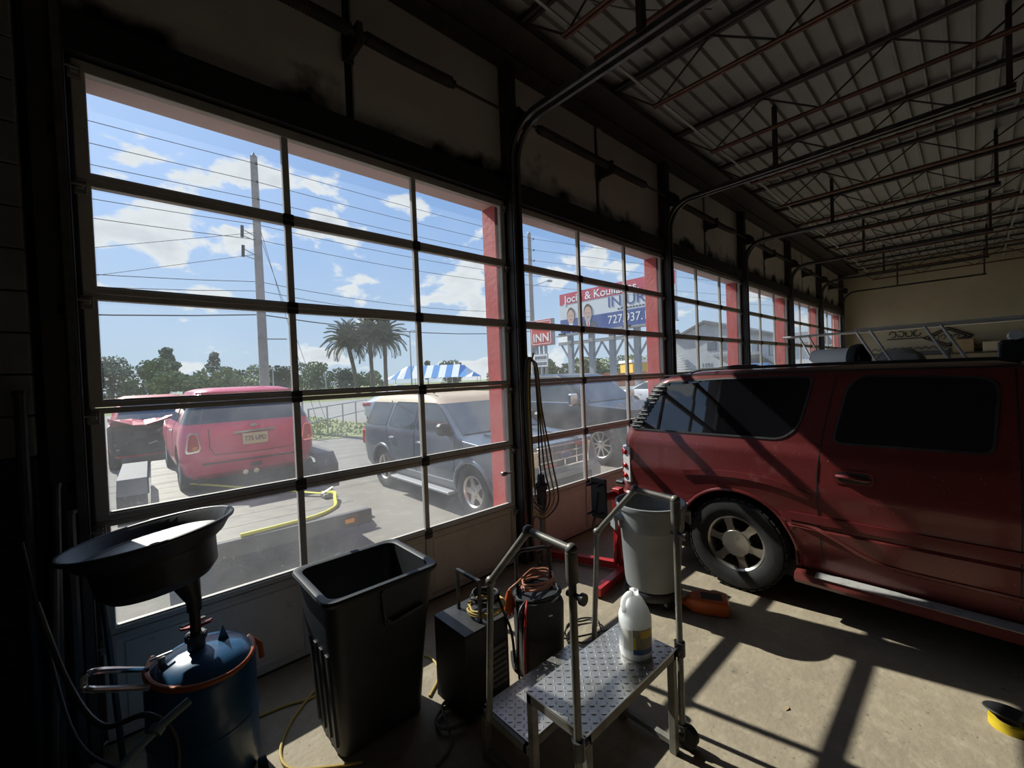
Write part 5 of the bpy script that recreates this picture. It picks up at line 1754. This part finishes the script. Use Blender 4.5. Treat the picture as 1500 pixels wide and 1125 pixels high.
# ---- flat car trailer
M_tdeck = mat('trailer_deck_plate', (.20, .18, .15), .6, metal=.2, noise=(6, (.15, .135, .115), .45, .7))
M_tsteel = mat('trailer_dark_steel', (.06, .06, .065), .6)
tr = thing('car_trailer', 'low flat car trailer with dark fenders carrying the pink red hatchback', 'trailer', (1.15, 7.8, 0), math.radians(-2))
MB().bb((-.93, -3.15, .40), (.93, 3.3, .47)).build('frame', M_tsteel, tr)
for k in range(16):
    MB().bb((-.92, -3.13 + k * .40, .47), (.92, -3.13 + k * .40 + .39, .484)).build('deck_plank', M_tdeck, tr)
MB().bb((-.95, -3.20, .33), (.95, -3.13, .485), .008).build('rear_bumper', M_tsteel, tr)
for sx in (-1, 1):
    f = MB().prism([(-.95, .36), (-.95, .70), (-.75, .86), (.75, .86), (.95, .70), (.95, .36), (.88, .36), (.88, .66), (.72, .79), (-.72, .79), (-.88, .66), (-.88, .36)], sx * .95, sx * 1.22, 'x')
    fo = f.build('fender', M_tsteel, tr)
    fo.location = (0, -.35, 0)
    for yy in (-.72, .02):
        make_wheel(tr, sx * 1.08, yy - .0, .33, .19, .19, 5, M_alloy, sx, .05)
    MB().bb((sx * .70 - .05, -3.215, .38), (sx * .70 + .05, -3.20, .43), .006).build('tail_light', M_lamp_a if sx > 0 else M_lamp_r, tr)
MB().bar((0, 3.3, .42), (0, 4.6, .42), .10, .10).build('drawbar', M_tsteel, tr)
M_strap = mat('yellow_strap', (.62, .60, .06), .6)
sp = MB()
sp.bar((.62, 7.15, .62), (1.78, 5.55, .52), .05, .008)
tag(sp.build('tie_strap', M_strap), 'yellow ratchet strap running across the trailer deck', 'strap')
t2 = MB().tube(spline([(1.78, 5.55, .53), (1.84, 5.3, .56), (1.78, 5.1, .54), (1.70, 4.9, .50), (1.45, 4.72, .50), (1.1, 4.68, .50), (.75, 4.67, .50)], 6), .022, 6).build('strap_tail', M_strap)
tag(t2, 'loose yellow strap tail bunched at the trailer rear corner', 'strap')
hk = thing('strap_ratchet', 'steel ratchet buckle joining the yellow straps on the trailer', 'ratchet', (1.80, 5.45, .49))
MB().bb((-.05, -.08, 0), (.05, .08, .05), .01).build('body', M_zinc, hk)
MB().bar((-.05, 0, .05), (.09, .03, .10), .04, .012).build('lever', M_zinc, hk)

# ---- crumpled red pickup facing the shop
M_wreck = paint('crumpled_red_paint', (.50, .03, .045), .35, .1)
wk = thing('wrecked_pickup', 'wrecked vehicle with crumpled red hood and dark smashed front', 'car', (.55, 15.2, 0), math.pi)
WL = [(.30, -2.3, 1.45, .80, .15), (.45, -2.4, 1.55, .86, .2), (.80, -2.4, 1.50, .88, .2), (1.05, -2.38, 1.45, .87, .2), (1.12, -2.36, .75, .86, .15), (1.70, -1.9, .10, .70, .15), (1.76, -1.7, -.1, .55, .2)]
car_body('body', WL, [(1.0, .36, .42, .35), (-1.6, .36, .42, .35)], M_wreck, wk)
q = random.Random(21)
hv, hf = [], []
NX, NY = 9, 7
for i in range(NX):
    for j_ in range(NY):
        hv.append((-.86 + 1.72 * i / (NX - 1), .65 + 1.15 * j_ / (NY - 1), 1.14 + q.uniform(-.035, .06) + .10 * math.sin(i * .9) * (j_ / NY) + .05 * (j_ / NY)))
for i in range(NX - 1):
    for j_ in range(NY - 1):
        hf.append((i * NY + j_, (i + 1) * NY + j_, (i + 1) * NY + j_ + 1, i * NY + j_ + 1))
hd = MB().add(hv + [(a, b_, c_ - .02) for a, b_, c_ in hv], hf + [tuple(reversed([k + len(hv) for k in f])) for f in hf]).build('crumpled_hood', M_wreck, wk, smooth=0, fix=False)
MB().bb((-.84, 1.40, .36), (.84, 1.56, 1.06), .03).build('radiator_support', M_black, wk)
for k in range(26):
    x, z = q.uniform(-.75, .75), q.uniform(.42, 1.0)
    MB().bar((x, 1.56, z), (x + q.uniform(-.2, .2), 1.62 + q.uniform(0, .08), z + q.uniform(-.1, .1)), q.uniform(.02, .06), q.uniform(.02, .05)).build('debris_piece', [M_dark, M_black, M_zinc][k % 3] if k % 5 else M_rust, wk)
for sx in (-1, 1):
    MB().bb((sx * .82 - .06, 1.2, .55), (sx * .82 + .06, 1.62, 1.08), .04).build('torn_wing', M_wreck if sx < 0 else M_dark, wk)
    MB().bb((sx * .3 - .12, 1.60, .74), (sx * .3 + .12, 1.66, .95), .02).build('engine_bracket', M_dark, wk)
for yy in (1.0, -1.6):
    for sx in (-1, 1):
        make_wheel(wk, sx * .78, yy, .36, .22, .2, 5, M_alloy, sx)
MB().add([(-.72, .72, 1.16), (.72, .72, 1.16), (.60, .12, 1.68), (-.60, .12, 1.68)], [(0, 1, 2, 3)]).build('windscreen', M_cglass_hz, wk, smooth=0)
# dumped parts on the trailer beside the hatchback: grey box
gbx = MB().bb((-.20, -.28, 0), (.20, .28, .30), .03).build('grey_toolbox', M_signgrey, loc=(.18, 6.05, 0))
tag(gbx, 'grey box lying on the ground beside the trailer fender', 'box')

# ---- slate blue compact SUV nose-in by the second door
M_esc = paint('slate_blue_paint', (.115, .150, .195), .30, .35)
M_tan = mat('dusty_tan_roof', (.50, .42, .30), .6, noise=(3, (.42, .36, .28), .45, .7))
ELF = [(.28, -2.05, 2.00, .80, .18), (.42, -2.17, 2.18, .87, .24), (.60, -2.20, 2.22, .895, .26), (.74, -2.20, 2.20, .90, .24), (.98, -2.16, 2.10, .895, .22), (1.04, -2.14, 1.20, .885, .18), (1.08, -2.13, 1.02, .875, .14), (1.52, -1.98, .42, .75, .15), (1.575, -1.94, .34, .72, .16), (1.64, -1.85, .10, .66, .2), (1.675, -1.6, -.35, .5, .25)]
EL = [l for l in ELF if l[0] <= 1.52]
EARCH = [(-1.28, .36, .415, .36), (1.34, .36, .415, .36)]
es_ = [(round_poly([(-1.93, 1.12), (-1.18, 1.12), (-1.05, 1.50), (-1.78, 1.50)], .04), 'quarter_window'), (round_poly([(-1.05, 1.12), (-.20, 1.12), (-.20, 1.52), (-.92, 1.52)], .05), 'rear_door_window'), (round_poly([(-.12, 1.12), (.92, 1.12), (.45, 1.46), (.35, 1.52), (-.12, 1.52)], .05), 'front_door_window')]
esc, ew = simple_car('compact_suv', 'slate blue compact SUV with dusty tan roof parked nose to the doors', (4.27, 5.90, 0), math.pi, EL, EARCH, M_esc, es_, seam=([(-1.12, 1.55), (-1.15, 1.1), (-1.0, .75), (-.85, .40)], [(-.16, 1.55), (-.16, .8), (-.15, .38)], [(.98, 1.05), (.95, .7), (.92, .38)]), handles=((-.90, .93), (.02, .92)))
car_body('roof', [(1.518, -1.985, .425, .755, .15)] + [l for l in ELF if l[0] >= 1.52], None, M_tan, esc)
for sx in (-1, 1):
    MB().tube([(sx * .60, -1.65, 1.68), (sx * .60, -1.55, 1.735), (sx * .60, -.1, 1.735), (sx * .60, .05, 1.68)], .018, 8).build('roof_rail', M_tan, esc)
    mr_ = MB().bb((sx * .98 - .10, .78, 1.10), (sx * .98 + .10, .92, 1.27), .035).bb((sx * .86 - .03, .80, 1.08), (sx * .86 + .04, .86, 1.14))
    mr_.build('door_mirror', M_blackpl, esc)
    side_strip(MB(), [(-.86, .36), (0, .36), (.92, .36)], .16, ew, sx, -.01, .018).build('lower_cladding', M_signgrey, esc)
    MB().bb((sx * .90 - .05, -.85, .26), (sx * .90 + .08, .90, .30), .01).build('running_board', M_signgrey, esc)
    MB().bb((sx * .84 - .05, -2.17, .70), (sx * .84 + .045, -2.00, 1.0), .03).build('tail_lamp', M_lamp_r, esc)
    hl = MB().prism([(sx * .50, 2.215), (sx * .86, 2.04), (sx * .88, 1.90), (sx * .60, 1.95)], .74, .93, 'z').build('headlamp', M_tapey := MATS.get('tape_cream') or mat('tape_cream', (.62, .55, .30), .6), esc)
    MB().bb((sx * .895 - .015, 1.86, .70), (sx * .895 + .012, 1.96, .80), .01).build('side_marker', M_lamp_a, esc)
    for (yc, zc, rad, dep) in EARCH:
        pa = [(sx * (ew(max(.30, zc + rad * math.sin(a))) - .002), yc + rad * math.cos(a), zc + rad * math.sin(a)) for a in [math.radians(-5 + 190 * k / 22) for k in range(23)]]
        MB().tube(pa, .030, 8).build('arch_flare', M_esc, esc)
MB().add([(-.76, 1.01, 1.10), (.76, 1.01, 1.10), (.66, .44, 1.515), (-.66, .44, 1.515)], [(0, 1, 2, 3)]).build('windscreen', M_cglass_hz, esc, smooth=0)
MB().add([(-.70, -2.118, 1.12), (.70, -2.118, 1.12), (.62, -1.995, 1.50), (-.62, -1.995, 1.50)], [(0, 1, 2, 3)]).build('rear_glass', M_cglass, esc, smooth=0)
for k in (-1, 1):
    MB().bar((k * .42, 2.10, 1.0), (k * .45, 1.10, 1.075), .04, .02).build('hood_crease', M_esc, esc)
gr = MB().bb((-.48, 2.17, .68), (.48, 2.215, .97), .015).build('grille', M_blackpl, esc)
for z in (.69, .785, .88, .965):
    MB().bb((-.50, 2.205, z - .011), (.50, 2.235, z + .011), .004).build('grille_bar', M_chrome, gr)
for x in (-.49, -.245, 0, .245, .49):
    MB().bb((x - .010, 2.20, .68), (x + .010, 2.226, .97)).build('grille_upright', M_chrome, gr)
MB().prism([(.11 * math.cos(2 * math.pi * k / 24), .835 + .045 * math.sin(2 * math.pi * k / 24)) for k in range(24)], 2.235, 2.25, 'y').build('oval_badge', M_chrome, gr)
MB().prism([(.095 * math.cos(2 * math.pi * k / 24), .835 + .034 * math.sin(2 * math.pi * k / 24)) for k in range(24)], 2.25, 2.256, 'y').build('oval_badge_face', M_bbblue, gr)
for x in (-.30, .32):
    MB().bb((x - .12, 2.238, .93 if x < 0 else .72), (x + .10, 2.246, .975 if x < 0 else .76)).build('red_tape', M_lamp_r, gr)
MB().bb((-.80, 2.08, .36), (.80, 2.24, .62), .04).build('front_bumper', M_signgrey, esc)
MB().bb((-.55, 2.235, .42), (.55, 2.25, .54), .01).build('lower_intake', M_blackpl, esc)
MB().bb((-.78, -2.0, .24), (.78, 2.0, .34)).build('chassis', M_black, esc)
for yy in (-1.28, 1.34):
    for sx in (1, -1):
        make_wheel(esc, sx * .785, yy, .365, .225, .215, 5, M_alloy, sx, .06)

# ---- black pickup parked beside it
M_blk = paint('black_paint', (.012, .014, .020), .22, .1)
BL = [(.38, -2.75, 2.70, .90, .15), (.52, -2.85, 2.82, .97, .2), (.75, -2.88, 2.86, 1.0, .2), (1.0, -2.88, 2.84, 1.0, .2), (1.16, -2.87, 2.75, .985, .2), (1.22, .55 - 2.0, 1.62, .97, .12), (1.26, -1.45, 1.50, .955, .1), (1.80, -1.30, .85, .80, .12), (1.87, -1.2, .70, .76, .16), (1.91, -1.0, .5, .62, .2)]
BARCH = [(-1.75, .42, .49, .40), (1.85, .42, .49, .40)]
bs = [(round_poly([(-1.30, 1.31), (-.42, 1.31), (-.42, 1.78), (-1.18, 1.78)], .05), 'rear_door_window'), (round_poly([(-.34, 1.31), (1.28, 1.31), (.85, 1.70), (.72, 1.78), (-.34, 1.78)], .05), 'front_door_window')]
pk, pw_ = simple_car('pickup_truck', 'black pickup truck with chrome handles parked nose to the third door', (8.15, 7.05, 0), math.pi, BL, BARCH, M_blk, bs, seam=([(-.38, 1.82), (-.38, 1.2), (-.38, .5)], [(1.35, 1.2), (1.33, .5)]), handles=((-.15, 1.08), (-1.15, 1.08)))
MB().bb((-.88, -2.8, 1.0), (.88, -1.5, 1.19)).build('bed_cover', M_blackpl, pk)
MB().add([(-.80, 1.49, 1.28), (.80, 1.49, 1.28), (.70, .87, 1.785), (-.70, .87, 1.785)], [(0, 1, 2, 3)]).build('windscreen', M_cglass_hz, pk, smooth=0)
MB().bb((-.60, 2.80, .70), (.60, 2.88, 1.05), .02).build('grille', M_chrome, pk)
MB().bb((-.95, 2.74, .45), (.95, 2.95, .66), .04).build('front_bumper', M_chrome, pk)
for sx in (-1, 1):
    b_ = MB().bb((sx * .80 - .18, 2.62, .82), (sx * .80 + .18, 2.83, 1.04), .03).build('headlamp', M_lamp_w, pk)
    MB().bb((sx * 1.0 - .012, 2.52, .88), (sx * 1.0 + .008, 2.66, 1.0), .004).build('chrome_trim', M_chrome, pk)
    m_ = MB().bb((sx * 1.12 - .11, 1.22, 1.22), (sx * 1.12 + .11, 1.34, 1.48), .03).bb((sx * 1.0 - .06, 1.26, 1.26), (sx * 1.0 + .06, 1.30, 1.30))
    m_.build('door_mirror', M_chrome, pk)
    side_strip(MB(), [(-1.42, 1.27), (0, 1.27), (1.4, 1.27)], .014, pw_, sx, -.002, .006).build('belt_trim', M_chrome, pk)
MB().bb((-.85, -2.6, .30), (.85, 2.6, .44)).build('chassis', M_black, pk)
for yy in (-1.75, 1.85):
    for sx in (1, -1):
        make_wheel(pk, sx * .88, yy, .42, .28, .27, 10, M_alloy, sx, .026)

# ---- white sedans
M_wht = paint('white_paint_car', (.66, .68, .70), .25, .0)
SL = [(.20, -2.2, 2.2, .76, .2), (.32, -2.32, 2.33, .84, .3), (.55, -2.36, 2.35, .87, .34), (.72, -2.34, 2.30, .87, .32), (.93, -2.26, 2.1, .84, .26), (.97, -2.0, .95, .82, .2), (.99, -1.75, .80, .80, .16), (1.36, -.95, .05, .60, .16), (1.42, -.7, -.1, .52, .2), (1.45, -.4, -.2, .35, .2)]
SARCH = [(-1.40, .32, .375, .32), (1.38, .32, .375, .32)]
ss = [(round_poly([(-1.45, 1.02), (-.42, 1.02), (-.42, 1.33), (-.90, 1.33)], .04), 'rear_door_window'), (round_poly([(-.34, 1.02), (.68, 1.02), (.12, 1.32), (-.34, 1.33)], .04), 'front_door_window')]
def sedan(loc, rz, label, pm):
    s, w_ = simple_car('sedan', label, loc, rz, SL, SARCH, pm, ss, seam=([(-.38, 1.0), (-.38, .4)],), handles=((-.2, .80), (-1.1, .80)))
    for sx in (-1, 1):
        MB().bb((sx * .62 - .20, -2.34, .74), (sx * .62 + .20, -2.20, .90), .03).build('tail_lamp', M_lamp_r, s)
        MB().bb((sx * .62 - .18, 2.16, .62), (sx * .62 + .18, 2.30, .76), .03).build('headlamp', M_lamp_w, s)
    MB().add([(-.66, -1.70, 1.0), (.66, -1.70, 1.0), (.54, -1.0, 1.35), (-.54, -1.0, 1.35)], [(0, 1, 2, 3)]).build('rear_glass', M_cglass_hz, s, smooth=0)
    MB().add([(-.66, .78, 1.0), (.66, .78, 1.0), (.54, .10, 1.35), (-.54, .10, 1.35)], [(0, 1, 2, 3)]).build('windscreen', M_cglass_hz, s, smooth=0)
    MB().bb((-.7, -2.2, .16), (.7, 2.2, .26)).build('underbody', M_black, s)
    for yy in (-1.40, 1.38):
        for sx in (1, -1):
            make_wheel(s, sx * .77, yy, .32, .2, .21, 5, M_alloy, sx)
    return s
sedan((10.6, 20.3, 0), math.radians(-52), 'white sedan with red tail lamps parked beyond the slate blue SUV', M_wht)
sedan((19.8, 10.2, 0), math.radians(180), 'white car parked beyond the black pickup hood', M_wht)
M_slv = paint('silver_paint_car', (.34, .36, .38), .25, .5)
sedan((4.2, 31, 0), math.radians(-88), 'silver car passing on the road behind the pink red hatchback', M_slv)
sedan((24.5, 46.5, 0), math.radians(-90), 'pale car parked across the street at the foot of the palms', M_wht)
sedan((43, 43, 0), math.radians(-60), 'dark car parked across the street right of the striped tent', M_esc)

# ================================================================ behind the SUV: ladder-rack trailer, shelving, wall signs
M_alr = mat('bright_aluminium', (.85, .85, .86), .3, metal=.5)
wt = thing('work_trailer', 'dark parked work trailer carrying an aluminium pipe rack behind the red SUV', 'trailer', (7.35, .3, 0))
MB().bb((-.85, -3.4, .45), (.85, 2.1, 1.30), .06).build('body', M_blackpl, wt)
MB().bb((-.80, -3.2, 1.30), (.80, 1.9, 1.78), .10).build('cover', M_black, wt)
for sx in (-1, 1):
    for yy in (-1.2, -.4):
        make_wheel(wt, sx * .92, yy, .34, .2, .2, 5, M_alloy, sx)
MB().bar((0, 2.1, .5), (0, 3.0, .5), .1, .1).build('drawbar', M_tsteel, wt)
MB().cyl((0, 2.7, 0), (0, 2.7, .5), .035, seg=8).build('jockey_leg', M_tsteel, wt)
for sx, y0, y1 in ((-.80, .68, -3.2), (.82, 1.85, -3.2)):
    z = 2.29 if sx < 0 else 2.36
    MB().cyl((sx, y0, z), (sx, y1, z), .020, seg=10).build('rack_rail', M_alr, wt)
    ys = (.66, .07, -2.2) if sx < 0 else (1.62, -2.2)
    for y in ys:
        for d_ in (0, -.13):
            MB().cyl((sx, y + d_, z), (sx * .97, y + d_ - .28, 1.72), .014, seg=8).build('rack_leg', M_alr, wt)
# load on the trailer
pr_ = thing('plastic_drum', 'white plastic drum lying on the dark trailer behind the SUV roof', 'drum', (7.25, 1.30, 1.78), math.radians(70))
MB().cyl((-.24, 0, .17), (.24, 0, .17), .155, seg=22).build('drum', M_white, pr_)
MB().lathe([(.12, -.05), (.19, -.05), (.20, 0), (.19, .05), (.12, .05), (.12, -.05)], 24, (-.30, 0, .17), 'x').build('black_ring', M_rub, pr_)
MB().bb((-.25, -.1, 0), (.25, .1, .03)).build('chock', M_black, pr_)
bgm = MB()
rings = []
for z, w_ in ((0, .28), (.08, .31), (.2, .24), (.28, .10)):
    rings.append([(w_ * (1 + .18 * math.sin(3 * a + z * 9)) * math.cos(a), w_ * (1 + .15 * math.cos(2 * a)) * math.sin(a), z) for a in [2 * math.pi * k / 18 for k in range(18)]])
bgm.loft(rings)
bg_ = bgm.build('plastic_bag', M_grime, loc=(7.2, .62, 1.78))
tag(bg_, 'crumpled grey plastic bag beside the white drum', 'bag')
st_ = thing('trailer_seat', 'black upright seat with white cushion roll on the dark trailer', 'seat', (6.95, -.30, 1.78))
MB().bb((-.18, -.12, 0), (.18, .12, .30), .03).build('backrest', M_black, st_)
MB().cyl((-.20, 0, .345), (.20, 0, .345), .05, seg=14).build('white_roll', M_white, st_)
MB().bb((-.19, .118, .02), (-.165, .125, .26)).build('bright_strip', M_white, st_)
# shelving along the end wall with boxes
sh = thing('shelving_unit', 'long dark shelving unit standing against the cream end wall', 'shelf', (19.1, -1.2, 0))
for y in (-3.5, -1.7, 0, 1.7, 3.3):
    for x in (-.24, .24):
        MB().bb((x - .02, y - .02, 0), (x + .02, y + .02, 2.25)).build('upright', M_steel, sh)
for z in (.15, .80, 1.45, 2.05):
    MB().bb((-.26, -3.5, z), (.26, 3.3, z + .03)).build('shelf_board', M_steel, sh)
bxs = ((1.4, .45, .42, M_card, 'tall cardboard carton'), (.75, .5, .30, M_cream, 'wide pale carton'), (.15, .4, .36, M_bluep, 'blue carton'), (-.5, .55, .34, M_card, 'wide brown carton'), (-1.3, .4, .48, M_black, 'black equipment case'), (-2.1, .6, .30, M_yelp, 'yellow carton'), (-2.9, .45, .40, M_card, 'end brown carton'))
for k, (y, w_, h, m_, lb_) in enumerate(bxs):
    o = MB().bb((-.2, -w_ / 2, 0), (.2, w_ / 2, h), .01).build('storage_box', m_, loc=(19.1, -1.2 + y, 2.082))
    tag(o, lb_ + ' on the top of the end wall shelving', 'box', 'boxes on the end wall shelving')
# diamond sign and number lettering on the end wall
dm = thing('diamond_sign', 'black outlined diamond sign on the cream end wall', 'sign', (19.43, .55, 2.62))
P = [(0, .30), (.55, 0), (0, -.30), (-.55, 0)]
for k in range(4):
    a, b_ = P[k], P[(k + 1) % 4]
    MB().bar((-.01, a[0], a[1]), (-.01, b_[0], b_[1]), .04, .03).build('outer_bar', M_black, dm)
    MB().bar((-.01, a[0] * .78, a[1] * .78), (-.01, b_[0] * .78, b_[1] * .78), .02, .03).build('inner_bar', M_black, dm)
for k in range(4):
    MB().tube([(-.015, .24 - .15 * k + .05 * math.cos(a), .07 * math.sin(a)) for a in [2 * math.pi * i / 12 for i in range(10)]], .010, 6).build('neon_stroke', M_black, dm)
nn = thing('wall_script', 'black tube lettering beside the diamond sign on the end wall', 'sign', (19.43, 1.55, 2.80))
for k in range(4):
    MB().tube([(-.015, .30 - .2 * k + .085 * math.cos(a), .10 * math.sin(a)) for a in [2 * math.pi * i / 14 + k for i in range(12)]], .013, 6).build('neon_stroke', M_black, nn)
MB().bb((-.02, -.45, -.17), (0, .45, -.145)).build('underline', M_black, nn)
cb = MB().tube([(19.36, 2.4 - .09 * k, 2.30 + (.05 if k % 2 else -.03)) for k in range(52)], .014, 6).build('coiled_air_line', M_blackpl)
tag(cb, 'black coiled air line strung along the cream end wall', 'hose')
